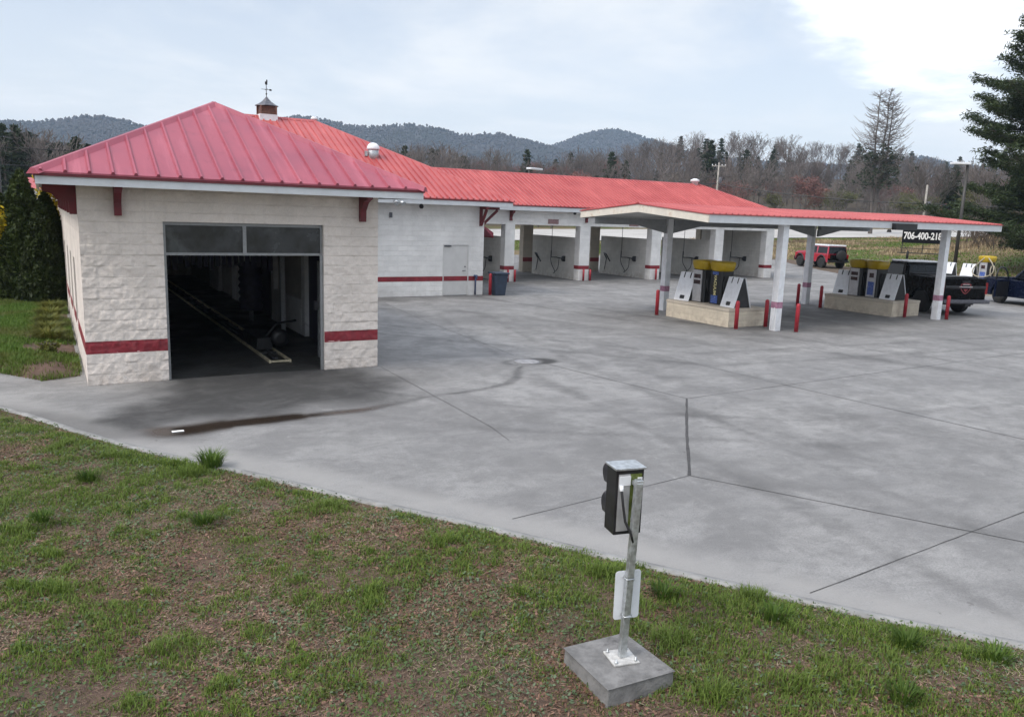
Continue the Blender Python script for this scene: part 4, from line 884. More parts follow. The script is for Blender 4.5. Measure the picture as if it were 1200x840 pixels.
# ------------------------------------------------------------------ vacuum islands
def island(x0, x1, y0, y1, h, lab):
    o = empty('vacuum_island', ((x0+x1)/2, (y0+y1)/2, 0), lab, 'island', 'raised block vacuum islands')
    MB().box(x0, x1, y0, y1, 0, h-.09).build('block_wall', M['cmu_island'], o)
    MB().box(x0-.02, x1+.02, y0-.02, y1+.02, h-.09, h).build('capping', M['cmu_tan'], o, bevel=.012); return o
IH = .60
island(18.98, 20.62, 18.72, 21.75, IH, 'tan block vacuum island nearest the wash bays, under the left end of the canopy')
island(27.75, 29.40, 19.0, 22.1, IH, 'tan block vacuum island under the right end of the canopy beside the black pickup')
island(42.0, 43.4, 23.7, 26.9, IH, 'tan block vacuum island out in the open beside the blue car')
def mat_rack():
    o = empty('mat_rack', (0,0,0), 'x', 'mat rack', 'mat racks on the vacuum islands'); hb, ht, H = .36, .06, .98; wv_ = .34
    V = [(-hb,-wv_,0),(-hb,wv_,0),(-ht,wv_,H),(-ht,-wv_,H)]; t = .02
    for sgn in (1, -1):
        q = MB(); n = Vector((-H, 0, hb-ht)).normalized()*t
        # plate with two hanger slots and one floor opening, as strips
        def pt(u, v): return Vector((-hb+(hb-ht)*v, u, H*v))
        us = [-wv_, -.17, -.11, .11, .17, wv_]; vs = [0, .06, .19, .80, 1.0]
        hole = lambda i, j: (i in (2,) and j == 1) or (i in (1,3) and j == 3)
        for i in range(5):
            for j in range(4):
                if hole(i, j): continue
                P4 = [pt(us[i],vs[j]), pt(us[i+1],vs[j]), pt(us[i+1],vs[j+1]), pt(us[i],vs[j+1])]
                P8 = P4+[p-n for p in P4]
                P8 = [(p.x*sgn, p.y, p.z) for p in P8]
                q.add(P8, [(0,1,2,3),(7,6,5,4),(0,4,5,1),(1,5,6,2),(2,6,7,3),(3,7,4,0)])
        q.build('sloped_plate', M['steel_white'], o)
    q = MB(); q.prism([(-hb+.03,.01),(hb-.03,.01),(ht-.01,H-.02),(-ht+.01,H-.02)], 'y', -wv_+.03, wv_-.03); q.build('core', M['dark'], o)
    return o
rack0 = mat_rack()
RK = [(19.72,19.20,IH,-.08,'white mat rack at the near end of the vacuum island nearest the wash bays'),(19.62,21.38,IH,.1,'white mat rack at the far end of the vacuum island nearest the wash bays'),
      (28.50,19.55,IH,-.05,'white mat rack at the near end of the vacuum island beside the black pickup'),(28.48,21.72,IH,.08,'white mat rack at the far end of the vacuum island beside the black pickup'),
      (42.65,24.98,IH,0,'white mat rack beside the yellow topped vacuum next to the blue car'),(42.7,26.15,IH,0,'white mat rack half hidden by the dark lamp pole beyond the black pickup')]
def spots(proto, L):
    for k, (x, y, z, a, lab) in enumerate(L):
        o = proto if k == 0 else copy_tree(proto)
        o.location = (x, y, z); o.rotation_euler = (0, 0, a); o['label'] = lab
spots(rack0, RK)
def txt(s, size, mat, name, parent, loc, rot, ext=.004, align='CENTER', sx=1):
    cv = bpy.data.curves.new('tmp', 'FONT'); cv.body = s; cv.size = size; cv.extrude = ext; cv.align_x = align; cv.align_y = 'CENTER'; cv.offset = size*.03
    t = bpy.data.objects.new('tmp', cv); COL.objects.link(t); dg = bpy.context.evaluated_depsgraph_get(); me = bpy.data.meshes.new_from_object(t.evaluated_get(dg))
    bpy.data.objects.remove(t); bpy.data.curves.remove(cv); me.transform(Matrix.Diagonal((sx,1,1,1)))
    me.materials.clear(); o = place(me, name, mat, parent); o.location = loc; o.rotation_euler = rot; return o
def vacuum(style, hosemat='hose'):
    o = empty('vacuum_unit', (0,0,0), 'x', 'vacuum', 'coin vacuums on the islands'); hw = .29
    q = MB(); q.prism([(-hw,-hw+.06),(-hw+.06,-hw),(hw-.06,-hw),(hw,-hw+.06),(hw,hw-.06),(hw-.06,hw),(-hw+.06,hw),(-hw,hw-.06)], 'z', 0, 1.12); q.build('cabinet', M['black_metal'], o, bevel=.01)
    # moulded two-lobed dome, wider at the top
    q = MB(); n = 28; V = []; Fd = []
    prof = [(.30,1.12),(.345,1.17),(.375,1.30),(.385,1.40),(.36,1.425),(.22,1.45),(.05,1.455)]
    for rr_, zz_ in prof:
        for k in range(n):
            an = 2*math.pi*k/n; sq = 1/max(abs(math.cos(an)), abs(math.sin(an)))**.45
            V.append((rr_*sq*math.cos(an), rr_*sq*math.sin(an), zz_+.02*math.cos(2*an)*(rr_ > .3)))
    for i in range(len(prof)-1):
        for k in range(n): Fd.append((i*n+k, i*n+(k+1)%n, (i+1)*n+(k+1)%n, (i+1)*n+k))
    Fd.append(tuple(range((len(prof)-1)*n, len(prof)*n))); q.add(V, Fd, True); q.build('dome', M['yellow'], o)
    if style == 'silver':
        q = MB(); q.box(-hw-.05, -hw-.002, -.20, .20, .02, 1.10); so_ = q.build('silver_front', M['silver'], o, bevel=.008)
        for z in (.62, .82): MB().box(-hw-.058, -hw-.049, -.15, .15, z, z+.14).build('display', M['screen'], so_)
    elif style == 'sticker':
        q = MB(); q.box(-hw-.02, -hw-.002, -.20, .20, .02, 1.10); so_ = q.build('silver_front', M['silver'], o)
        MB().box(-hw-.026, -hw-.019, -.14, .14, .10, .62).build('sticker', M['decal_blue'], so_); MB().box(-hw-.026, -hw-.019, -.10, .10, .78, .96).build('display', M['screen'], so_)
    elif style == 'lettered':
        so_ = txt('VACUUM', .165, M['decal_yellow'], 'lettering', o, (-hw-.003, .0, .66), (math.pi/2, R_(0), -math.pi/2), .003)
        so_.rotation_euler = Matrix(((0,0,-1),(0,-1,0),(-1,0,0))).to_euler() if False else (0, 0, 0)
        so_.matrix_local = Matrix(((0,0,-1,-hw-.003),(0,-1,0,0),(-1,0,0,.65),(0,0,0,1))) @ Matrix.Identity(4)
        MB().box(-hw-.012, -hw-.002, -.16, .16, .04, .30).build('sticker', M['decal_blue'], o); MB().box(-hw-.012, -hw-.002, -.14, .14, 1.0, 1.10).build('top_label', M['decal_blue'], o)
    q = MB(); pts = [(.05+.25*math.sin(k*.45), -hw-.06-.03*math.sin(k), .95-.75*math.sin(math.pi*k/12)) for k in range(13)]; q.tube(pts, .028, 8); q.build('hose', M[hosemat], o)
    if hosemat != 'hose':
        q = MB(); q.tube([(-hw-.08, .55*math.sin(k*.42)-.05, 1.35-1.0*math.sin(math.pi*k/14)) for k in range(15)], .03, 8); q.build('hose', M[hosemat], o)
    return o
vA1 = vacuum('silver'); spots(vA1, [(19.80,20.83,IH,.06,'silver fronted yellow domed vacuum, left of the pair nearest the wash bays'),
                                    (28.48,21.12,IH,.05,'silver fronted yellow domed vacuum, left of the pair beside the black pickup')])
vA2 = vacuum('lettered'); spots(vA2, [(19.84,20.02,IH,-.04,'black vacuum with vertical yellow lettering on the island nearest the wash bays')])
vB2 = vacuum('sticker'); spots(vB2, [(28.52,20.36,IH,-.04,'blue stickered yellow domed vacuum, right of the pair beside the black pickup')])
M['hose_tan'] = simple('tan_hose', (.36,.32,.24), .55, var=.2)
vC = vacuum('sticker', 'hose_tan'); spots(vC, [(42.65,24.1,IH,0,'yellow domed vacuum with looping pale hoses out in the open beside the blue car')])

# ------------------------------------------------------------------ bollards
def bollard(): 
    o = empty('bollard', (0,0,0), 'x', 'bollard', 'red pipe bollards'); q = MB(); q.lathe((0,0,0), [(.065,0),(.065,.86),(.055,.895),(.03,.915),(.0,.92)], 16); q.build('pipe', M['bollard'], o)
    q = MB(); q.lathe((0,0,0), [(.10,0),(.10,.012),(.07,.02)], 16); q.build('collar', M['slab'], o); return o
bl = bollard()
spots(bl, [(18.72,21.95,0,0,'red bollard left of the far post at the canopy end nearest the wash bays'),(18.92,18.32,0,0,'red bollard at the near left corner of the vacuum island nearest the wash bays'),
  (20.33,18.40,0,0,'red bollard just left of the near canopy post by the first vacuum island'),(20.40,17.20,0,0,'red bollard just right of the near canopy post by the first vacuum island'),
  (27.2,23.0,0,0,'red bollard left of the far canopy post, seen in line behind the closest one'),(27.45,22.05,0,0,'red bollard at the far left corner of the vacuum island beside the black pickup'),
  (28.17,18.75,0,0,'red bollard in front of the vacuum island beside the black pickup'),(29.28,17.78,0,0,'red bollard right of the near canopy post behind the black pickup'),
  (39.1,34.95,0,0,'red bollard standing alone past the right end of the wash bays'),(15.98,29.35,0,0,'red bollard at the right corner of the white wall beside the blue bin')])
gd = empty('pier_guard', (0,0,0), 'x', 'pipe guard', 'red pipe guards in front of the bay piers'); MB().lathe((0,0,0), [(.055,0),(.055,.60),(.0,.61)], 12).build('pipe', M['bollard'], gd)
spots(gd, [(x, 35.08, 0, 0, lab) for x, lab in ((20.10,'left red pipe guard at the pier between the first and second wash bays'),(20.50,'right red pipe guard at the pier between the first and second wash bays'),
   (24.72,'left red pipe guard at the pier between the second and third wash bays'),(25.15,'right red pipe guard at the pier between the second and third wash bays'),(29.68,'left red pipe guard at the pier between the third and fourth wash bays'),(30.35,'right red pipe guard at the pier between the third and fourth wash bays'))])

# bin at the corner of the main block
o = empty('trash_bin', (16.42,29.45,0), 'slate blue tapered plastic bin at the right corner of the white wall', 'bin')
q = MB(); q.add([(16.20,29.22,0),(16.64,29.22,0),(16.64,29.68,0),(16.20,29.68,0),(16.12,29.14,.88),(16.72,29.14,.88),(16.72,29.76,.88),(16.12,29.76,.88)], [(0,3,2,1),(4,5,6,7),(0,1,5,4),(1,2,6,5),(2,3,7,6),(3,0,4,7)]); q.build('body', M['bin'], o, bevel=.02)
q = MB(); q.box(16.08, 16.76, 29.10, 29.80, .885, .96); q.build('lid', M['bin'], o, bevel=.02); MB().box(16.74, 16.80, 29.3, 29.5, .72, .84).build('handle', M['white_paint'], o)

# ------------------------------------------------------------------ vehicles (built nose towards +y)
def wheel(o, x, y, r, wd, rim='rim', name='wheel'):
    s = 1 if x > 0 else -1; q = MB(); q.lathe((x,y,r), [(r*.55,-wd/2),(r*.93,-wd/2),(r,-wd/2+.03),(r,wd/2-.03),(r*.93,wd/2),(r*.55,wd/2)], 24, 'x'); wo = q.build(name, M['rubber'], o)
    q = MB(); q.lathe((x,y,r), [(r*.60,-wd*.42*s),(r*.60,wd*.36*s),(r*.52,wd*.34*s),(r*.16,wd*.26*s),(r*.14,wd*.34*s),(.0,wd*.35*s)], 20, 'x'); q.build('rim', M[rim], wo)
def arch_profile(y0, y1, z0, z1, wheels, r, n=10):
    """closed side outline with wheel cut-outs along the bottom, top flat at z1"""
    P_ = [(y0, z1), (y0, z0)]
    for wy in sorted(wheels):
        for k in range(n+1):
            a = math.pi-math.pi*k/n; yy = wy+r*math.cos(a); zz_ = max(z0, r*.92+(r)*math.sin(a)*1.0) if 0 < k < n else z0
            P_.append((yy, zz_))
    P_ += [(y1, z0), (y1, z1)]; return P_
# black pickup
pk = empty('pickup_truck', (0,0,0), 'black pickup with a red shield on its tailgate behind the right canopy post', 'pickup')
W = .96; WL = (-1.55, 1.85); wr = .40
q = MB(); prof = arch_profile(-.55, 2.75, .42, 1.12, [1.85], .47)
q.prism(prof, 'x', -W, W); q.prism([(1.20,1.121),(2.70,1.121),(2.66,1.20),(1.20,1.26)], 'x', -.90, .90); body = q.build('body', M['car_black'], pk, bevel=.03)
for s in (-1, 1):
    q = MB(); prof = arch_profile(-2.62, -.56, .50, 1.36, [-1.55], .47); q.prism(prof, 'x', s*W-(.10 if s > 0 else 0), s*W+(.10 if s < 0 else 0)); q.build('bed_side', M['car_black'], pk, bevel=.02)
q = MB(); q.box(-W+.1, W-.1, -2.6, -.57, .62, .70); q.box(-W+.1, W-.1, -.66, -.57, .70, 1.34); q.build('bed_floor', M['black'], pk)
q = MB(); q.box(-.86, .86, -2.70, -2.625, .62, 1.36); tg_ = q.build('tailgate', M['car_black'], pk, bevel=.015)
q = MB(); q.add([(-.86,-2.702,1.10),(.86,-2.702,1.10),(.86,-2.72,1.03),(-.86,-2.72,1.03),(.86,-2.702,.98),(-.86,-2.702,.98)], [(0,1,2,3)[::-1],(3,2,4,5)[::-1]]); q.box(-.16, .16, -2.715, -2.70, 1.20, 1.28); q.build('handle', M['black'], tg_)
sh = lambda k: [(-.26*k,.16*k),(-.12*k,.20*k),(0,.23*k),(.12*k,.20*k),(.26*k,.16*k),(.24*k,-.06*k),(.10*k,-.22*k),(0,-.27*k),(-.10*k,-.22*k),(-.24*k,-.06*k)]
def flat(poly, y, zc, mat, name, par, t=.006):
    q = MB(); V = [(x, y, zc+z) for x, z in poly]+[(x, y-t, zc+z) for x, z in poly]; n = len(poly)
    q.add(V, [tuple(range(n)), tuple(range(n,2*n))[::-1]]+[(i, n+i, n+(i+1)%n, (i+1)%n) for i in range(n)]); return q.build(name, mat, par)
em = flat(sh(.85), -2.703, 1.02, M['emblem_red'], 'shield_emblem', tg_); flat(sh(.70), -2.71, 1.02, M['car_black'], 'shield_field', em, .004)
em2 = flat([(-.28,.02),(.28,.02),(.28,-.02),(-.28,-.02)], -2.715, 1.06, M['emblem_white'], 'shield_bar', em, .004); flat([(-.16,.13),(.16,.13),(.12,.10),(-.12,.10)], -2.715, 1.03, M['emblem_white'], 'shield_stripe', em, .004); flat([(-.10,.0),(.10,.0),(0,-.11)], -2.715, .98, M['emblem_red'], 'shield_point', em, .004)
q = MB(); q.box(-.98, .98, -2.86, -2.62, .46, .60); q.build('rear_bumper', M['lead'], pk, bevel=.03); q = MB(); q.box(-.12, .12, -2.92, -2.80, .36, .45); q.build('hitch', M['black'], pk)
for s in (-1, 1):
    q = MB(); q.box(min(s*.87,s*.965), max(s*.87,s*.965), -2.68, -2.60, .80, 1.22); q.build('tail_light', M['tail'], pk)
    q = MB(); q.box(min(s*1.0,s*1.2), max(s*1.0,s*1.2), 1.18, 1.32, 1.24, 1.42); q.build('mirror', M['black'], pk, bevel=.02)
q = MB(); q.add([(-.88,-.55,1.121),(.88,-.55,1.121),(.88,1.25,1.121),(-.88,1.25,1.121),(-.72,-.38,1.80),(.72,-.38,1.80),(.72,.55,1.80),(-.72,.55,1.80)], [(0,3,2,1),(4,5,6,7),(0,1,5,4),(1,2,6,5),(2,3,7,6),(3,0,4,7)]); cabo = q.build('cab', M['car_black'], pk, bevel=.04)
q = MB(); q.box(-.73, .73, -.40, .57, 1.795, 1.86); q.build('roof', M['car_white'], cabo, bevel=.03)
gq = MB(); gq.add([(-.74,-.545,1.20),(.74,-.545,1.20),(.64,-.445,1.70),(-.64,-.445,1.70)], [(0,1,2,3)]); gq.build('rear_window', M['glass'], cabo)
for s in (-1, 1):
    gq = MB(); gq.add([(s*.885,-.35,1.20),(s*.885,1.0,1.20),(s*.755,.48,1.70),(s*.755,-.25,1.70)], [(0,1,2,3) if s > 0 else (3,2,1,0)]); gq.build('side_window', M['glass'], cabo)
gq = MB(); gq.add([(-.78,1.21,1.18),(.78,1.21,1.18),(.66,.62,1.74),(-.66,.62,1.74)], [(3,2,1,0)]); gq.build('windscreen', M['glass'], cabo)
q = MB(); q.box(-.80, .80, -2.3, -1.7, 1.365, 1.40); q.box(-.8, .8, -1.0, -.7, 1.1, 1.42); q.build('tool_box', M['black'], pk)
for x in (-.82, .82):
    for y in WL: wheel(pk, x, y, wr, .26)
q = MB(); q.box(-.6, .6, -2.5, 2.5, .38, .52); q.build('chassis', M['black'], pk)
pk.location = (32.27, 21.2, 0); pk.rotation_euler = (0, 0, R_(-18)); pk.scale = (1.08,)*3
# red off-roader
sv = empty('off_road_car', (0,0,0), 'boxy red off roader with white roof and black spare wheel parked at the field edge', 'car'); W = .90
q = MB(); q.prism(arch_profile(-2.1, 2.1, .48, 1.12, [-1.35,1.4], .50), 'x', -W, W); q.prism([(1.0,1.121),(2.05,1.121),(2.0,1.20),(1.0,1.24)], 'x', -.78, .78); q.build('body', M['car_red'], sv, bevel=.04)
q = MB(); q.add([(-.86,-2.05,1.121),(.86,-2.05,1.121),(.86,.95,1.121),(-.86,.95,1.121),(-.76,-1.95,1.70),(.76,-1.95,1.70),(.76,.55,1.70),(-.76,.55,1.70)], [(0,3,2,1),(4,5,6,7),(0,1,5,4),(1,2,6,5),(2,3,7,6),(3,0,4,7)]); gh = q.build('cabin', M['car_red'], sv, bevel=.03)
q = MB(); q.box(-.79, .79, -1.98, .60, 1.70, 1.82); q.build('roof', M['car_white'], sv, bevel=.05)
for s in (-1, 1):
    for a, b in ((-1.9,-.75),(-.62,.40)):
        gq = MB(); gq.add([(s*.862,a,1.17),(s*.862,b+.2*(b > 0),1.17),(s*.772,b,1.66),(s*.772,a+.05,1.66)], [(0,1,2,3) if s > 0 else (3,2,1,0)]); gq.build('side_window', M['glass'], gh)
gq = MB(); gq.add([(-.80,-2.062,1.14),(.80,-2.062,1.14),(.72,-1.962,1.67),(-.72,-1.962,1.67)], [(0,1,2,3)]); gq.build('rear_window', M['glass'], gh)
q = MB(); q.box(-.88, .88, -2.16, -2.10, .62, 1.10); q.build('rear_panel', M['car_black'], sv)
q = MB(); q.lathe((.16,-2.18,1.02), [(.10,.0),(.36,.02),(.39,-.05),(.39,-.20),(.33,-.24),(.05,-.25)], 24, 'y'); q.build('spare_wheel', M['rubber'], sv)
q = MB(); q.box(-.90, .90, -2.28, -2.10, .50, .64); q.build('rear_bumper', M['black'], sv, bevel=.02)
for s in (-1, 1):
    q = MB(); q.box(min(s*.74,s*.9), max(s*.74,s*.9), -2.17, -2.12, .80, 1.08); q.build('tail_light', M['tail'], sv)
    q = MB()
    for wy in (-1.35, 1.4):
        q.tube([(s*.91, wy+.54*math.cos(math.pi*k/10), .46+.54*math.sin(math.pi*k/10)) for k in range(11)], .05, 6)
    q.build('wheel_flare', M['black'], sv)
q = MB(); q.box(-.9, .9, 2.05, 2.2, .5, .75); q.build('front_bumper', M['black'], sv)
for x in (-.80, .80):
    for y in (-1.35, 1.4): wheel(sv, x, y, .42, .27)
sv.location = (53.0, 43.0, .03); sv.rotation_euler = (0, 0, R_(-15))
# blue car with its front door open
bc = empty('blue_car', (0,0,0), 'dark blue car with its driver door swung open at the right edge of the lot', 'car'); W = .89
q = MB(); q.prism(arch_profile(-2.2, 2.2, .28, .92, [-1.32,1.36], .40), 'x', -W, W); q.prism([(.85,.921),(2.15,.921),(2.05,.96),(.9,1.03)], 'x', -.80, .80); q.prism([(-2.15,.921),(-1.5,.921),(-1.5,1.02),(-2.05,1.0)], 'x', -.80, .80); q.build('body', M['car_blue'], bc, bevel=.05)
q = MB(); q.prism([(-1.75,.93),(.98,.93),(.30,1.46),(-.9,1.48)], 'x', -.74, .74); gh = q.build('cabin', M['car_blue'], bc, bevel=.08)
for s in (-1, 1):
    gq = MB(); gq.add([(s*.747,-1.35,.98),(s*.747,.72,.98),(s*.747,.26,1.40),(s*.747,-.82,1.41)], [(0,1,2,3) if s > 0 else (3,2,1,0)]); gq.build('side_window', M['glass'], gh)
for x in (-.78, .78):
    for y in (-1.32, 1.36): wheel(bc, x, y, .33, .21)
dq = MB(); hx, hy = -W-.01, .88; da = Vector((-.93,-.36,0)); dn_ = Vector((-.36,.93,0))*.035
def dp_(a, z): return Vector((hx,hy,0))+da*a+Vector((0,0,z))
dq.obox((dp_(0,.62)+dp_(1.05,.62))/2, da*.525, dn_, (0,0,.32)); dd_ = dq.build('open_door', M['car_blue'], bc, bevel=.02)
dq = MB(); dq.obox((dp_(0.05,.60)+dp_(1.0,.60))/2-dn_*1.25, da*.46, dn_*.2, (0,0,.27)); dq.build('door_lining', M['black'], dd_)
dq = MB(); dq.tube([dp_(.04,.94), dp_(.22,1.22), dp_(.45,1.37), dp_(.75,1.40), dp_(.98,1.30), dp_(1.04,.94)], .028, 8); dq.build('window_frame', M['black'], dd_)
bc.scale = (1.14,1.14,1.24); bc.location = (39.4, 19.5, 0); bc.rotation_euler = (0, 0, R_(-18))
# phone number trailer sign
ts = empty('trailer_sign', (0,0,0), 'black trailer sign with a white telephone number standing in the rough field', 'sign')
MB().box(-2.0, 2.0, -.06, .06, 1.45, 2.75).build('panel', M['sign_black'], ts)
txt('706-400-218', .86, M['letters'], 'lettering', ts, (-1.88, -.065, 2.08), (math.pi/2, 0, 0), .004, 'LEFT', .80)
q = MB(); q.box(-1.95, -1.87, -.04, .04, .55, 1.45); q.box(1.87, 1.95, -.04, .04, .55, 1.45); q.box(-2.1, 2.1, -.05, .05, .95, 1.0); q.box(-2.3, 2.2, -.06, .06, .50, .58); q.box(-2.3, 2.2, .5, .6, .50, .58); q.box(-.04, .04, -.04, .04, .58, 1.45); q.tube([(-1.9,0,1.4),(-1.2,0,.58)], .03, 6); q.build('frame', M['dark_pole'], ts)
for x in (-1.35,):
    wheel(ts, x, -.35, .36, .2, 'white_paint'); 
TSX, TSY = 65.75, 42.85; ts.scale = (.84, .84, .95); ts.location = (TSX, TSY, float(terrain(np.array([TSX]), np.array([TSY]))[0])+.05); ts.rotation_euler = (0, 0, R_(-52))

# ------------------------------------------------------------------ poles, lamps, wires
def tz(x, y): return float(terrain(np.array([x]), np.array([y]))[0])
def lamp(x, y, h, arm, lab, z0=None, rad=.10, head=.95):
    z0 = tz(x, y) if z0 is None else z0; o = empty('street_lamp', (x,y,z0), lab, 'lamp', 'tall lot lamps')
    MB().tube([(x,y,z0),(x,y,z0+h)], [rad*1.15, rad*.8], 10).build('pole', M['dark_pole'], o); d = Vector((math.cos(arm), math.sin(arm), 0)); p = Vector((x,y,z0+h))
    q = MB(); q.obox(p+d*(head*.45+.05)+Vector((0,0,.05)), d*head*.55, Vector((-d.y,d.x,0))*.24, (0,0,.07)); q.build('lamp_head', M['white_paint'], o, bevel=.03); return o
lamp(49.4, 29.9, 7.2, R_(150), 'tall dark lamp pole beyond the black pickup and the canopy')
lamp(31.8, 52.8, 6.8, R_(20), 'lamp whose pale head just shows above the ridge of the wash bay roof', -.1, head=1.3)
lamp(-2.6, 72.8, 7.9, R_(150), 'lamp with a pale head at the far left edge above the hedge', head=1.1)
def upole(x, y, top, lab, cross=True):
    z0 = tz(x, y); o = empty('utility_pole', (x,y,z0), lab, 'utility pole', 'utility poles along the highway')
    MB().tube([(x,y,z0-.2),(x,y,top)], [.17,.11], 10).build('pole', M['wood_pole'], o)
    if cross: MB().obox((x,y,top-.5), (.80,-.55,0), (.045,.065,0), (0,0,.07)).build('crossarm', M['wood_pole'], o); q = MB(); [q.lathe((x+.75*k,y-.52*k,top-.42), [(.05,0),(.07,.06),(.05,.16)], 8) for k in (-1,-.5,.5,1)]; q.build('insulator', M['white_paint'], o)
    q = MB(); q.lathe((x+.28,y-.2,top-2.9), [(.0,0),(.24,.02),(.26,.1),(.26,.75),(.2,.85)], 12); q.build('transformer', M['lead'], o); return o
upole(85.0, 88.2, 11.6, 'pale utility pole with crossarm behind the right end of the wash bay roof')
upole(95.5, 62.6, 8.6, 'thin pale utility pole standing behind the right half of the canopy', False)
def wire(a, b, sag, rad, lab):
    a = Vector(a); b = Vector(b); pts = [a.lerp(b, k/24)-Vector((0,0,sag*4*(k/24)*(1-k/24))) for k in range(25)]
    tag(MB().tube(pts, rad, 5).build('power_line', M['black']), lab, 'power line')
wire((20,121,9.2), (85.0,88.2,8.6), .8, .06, 'thick dark cable running behind the bay roof to the pale pole with a crossarm')
wire((85.0,88.2,8.6), (95.5,62.6,6.3), .5, .055, 'thick dark cable slung between the two pale utility poles')
wire((95.5,62.6,6.3), (125,22,6.6), .5, .05, 'dark cable running right from the thin pale pole towards the big pine')
wire((-40,78,7.2), (30,92,8.5), .3, .03, 'upper thin wire crossing in front of the dark wood at far left'); wire((-40,76,5.6), (30,90,7.0), .3, .03, 'lower thin wire crossing in front of the dark wood at far left')

# ------------------------------------------------------------------ signal on its slab
SG = empty('traffic_signal', (3.6,4.4,0), 'black two lamp signal on a galvanised post and concrete slab in the grass', 'signal')
q = MB(); q.add([(3.30,4.71,-.10),(3.25,4.07,-.10),(3.87,4.06,-.10),(3.87,4.68,-.10),(3.31,4.70,.10),(3.28,4.10,.10),(3.86,4.07,.10),(3.86,4.67,.10)], [(0,3,2,1)[::-1],(4,5,6,7)[::-1],(0,1,5,4),(1,2,6,5),(2,3,7,6),(3,0,4,7)])
q.build('slab', M['slab'], SG, bevel=.010)
px_, py_ = 3.615, 4.385; th = R_(-27)
# local frame: back of the box looks towards the camera; f is where the lamps point
los = Vector((px_, py_, 0)).normalized(); lf = Vector((-los.y, los.x, 0)); f = (los*math.cos(R_(27))+lf*math.sin(R_(27))).normalized(); rgt = Vector((f.y, -f.x, 0)); up = Vector((0,0,1))
ctr = Vector((px_, py_, 0))
q = MB(); q.obox(ctr+up*.108, rgt*.105, f*.105, up*.007); q.build('base_plate', M['plate_grey'], SG, bevel=.003)
q = MB(); [q.lathe(ctr+rgt*.08*i+f*.08*j+up*.115, [(.013,0),(.013,.012),(.006,.014),(.006,.03)], 6) for i in (-1,1) for j in (-1,1)]; q.build('bolt', M['galv'], SG)
lean = up+rgt*.035
q = MB(); q.obox(ctr+lean*.815, rgt*.026, f*.026, lean*.70); q.build('post', M['galv'], SG, bevel=.004)
tp = ctr+lean*1.49
bxc = tp+f*.155+up*(-.17)-rgt*.035; BW, BD, BH = .112, .085, .25
q = MB(); q.obox(bxc, rgt*BW, f*BD, up*BH); bx = q.build('signal_box', M['black'], SG, bevel=.006)
q = MB(); q.obox(bxc+up*(BH+.009), rgt*(BW+.012), f*(BD+.014), up*.008); q.build('lid', M['galv'], bx, bevel=.003)
q = MB(); q.obox(bxc-f*(BD+.004)-rgt*.048+up*(-.0), rgt*.046, f*.003, up*(BH-.03)); q.build('back_panel', M['silver'], bx); q = MB(); q.obox(bxc-f*(BD+.004)+rgt*.046+up*(-.0), rgt*.046, f*.003, up*(BH-.03)); q.build('back_panel', M['greenish'], bx)  # back of the box: left half silver, right half olive
q = MB(); q.obox(bxc-f*(BD+.010)-rgt*.045+up*.17, rgt*.045, f*.003, up*.035); q.build('label_plate', M['white_paint'], bx); q = MB(); q.obox(bxc-f*(BD+.010)+rgt*.075+up*.17, rgt*.018, f*.003, up*.022); q.build('label_plate', M['white_paint'], bx)
for zz_ in (.12, -.12):
    c0 = bxc+f*BD+up*zz_; V = []; Fv = []; n = 14
    for k in range(n+1):
        a = math.pi*(-.12+1.24*k/n); e = rgt*math.cos(a)*.095+up*math.sin(a)*.095; Lh = .19*(.55+.45*max(0, math.sin(a)))
        i_ = rgt*math.cos(a)*.088+up*math.sin(a)*.088
        V += [c0+e, c0+e*.96+f*Lh, c0+i_, c0+i_*.96+f*Lh]
    for k in range(n):
        b = 4*k; Fv += [(b,b+1,b+5,b+4),(b+2,b+6,b+7,b+3),(b+1,b+3,b+7,b+5)]
    q = MB(); q.add(V, Fv, True); q.build('lamp_hood', M['black'], bx)
    q = MB(); V = [c0+f*.012+rgt*math.cos(2*math.pi*k/16)*.08+up*math.sin(2*math.pi*k/16)*.08 for k in range(16)]; q.add(V, [tuple(range(16))]); q.build('lens', M['tail'] if zz_ > 0 else M['greenish'], bx)
q = MB(); q.obox(tp-up*.012+f*.045, rgt*.024, f*.075, up*.016); q.obox(tp-up*.30+f*.045, rgt*.018, f*.04, up*.012); q.build('bracket', M['galv'], SG, bevel=.003)
pts = [bxc-f*(BD+.015)-rgt*.075+up*.125, bxc-f*(BD+.035)-rgt*.08+up*.10, bxc-f*(BD+.05)-rgt*.07+up*.0, bxc-f*(BD+.05)-rgt*.045-up*.13, ctr+lean*1.10-rgt*.03-f*.02, ctr+lean*1.04-rgt*.012-f*.02]
q = MB(); q.tube(pts, .010, 8); q.build('conduit', M['hose'], SG); q = MB(); q.tube([pts[0]+up*.01, pts[1]], .016, 8); q.build('cable_gland', M['white_paint'], SG)
# rounded plate hung behind the post
pc = ctr+lean*.60+f*.034+rgt*.012; rr_ = .025; V = []; hw_, hh_ = .105, .195
for cxx, cyy, a0 in ((1,1,0),(-1,1,90),(-1,-1,180),(1,-1,270)):
    for k in range(5):
        a = R_(a0+k*22.5); V.append(rgt*(cxx*(hw_-rr_)+rr_*math.cos(a))+up*(cyy*(hh_-rr_)+rr_*math.sin(a)))
n = len(V); q = MB(); q.add([pc+v for v in V]+[pc+v+f*.003 for v in V], [tuple(range(n))[::-1], tuple(range(n,2*n))]+[(i,(i+1)%n,n+(i+1)%n,n+i) for i in range(n)]); q.build('sign_plate', M['steel_white'], SG)
q = MB()
for s in (.15, -.15): q.tube([pc+up*s-rgt*.045-f*.004, pc+up*s-rgt*.04-f*.062, pc+up*s+rgt*.02-f*.066, pc+up*s+rgt*.028-f*.004], .005, 6)
q.build('strap', M['galv'], SG)

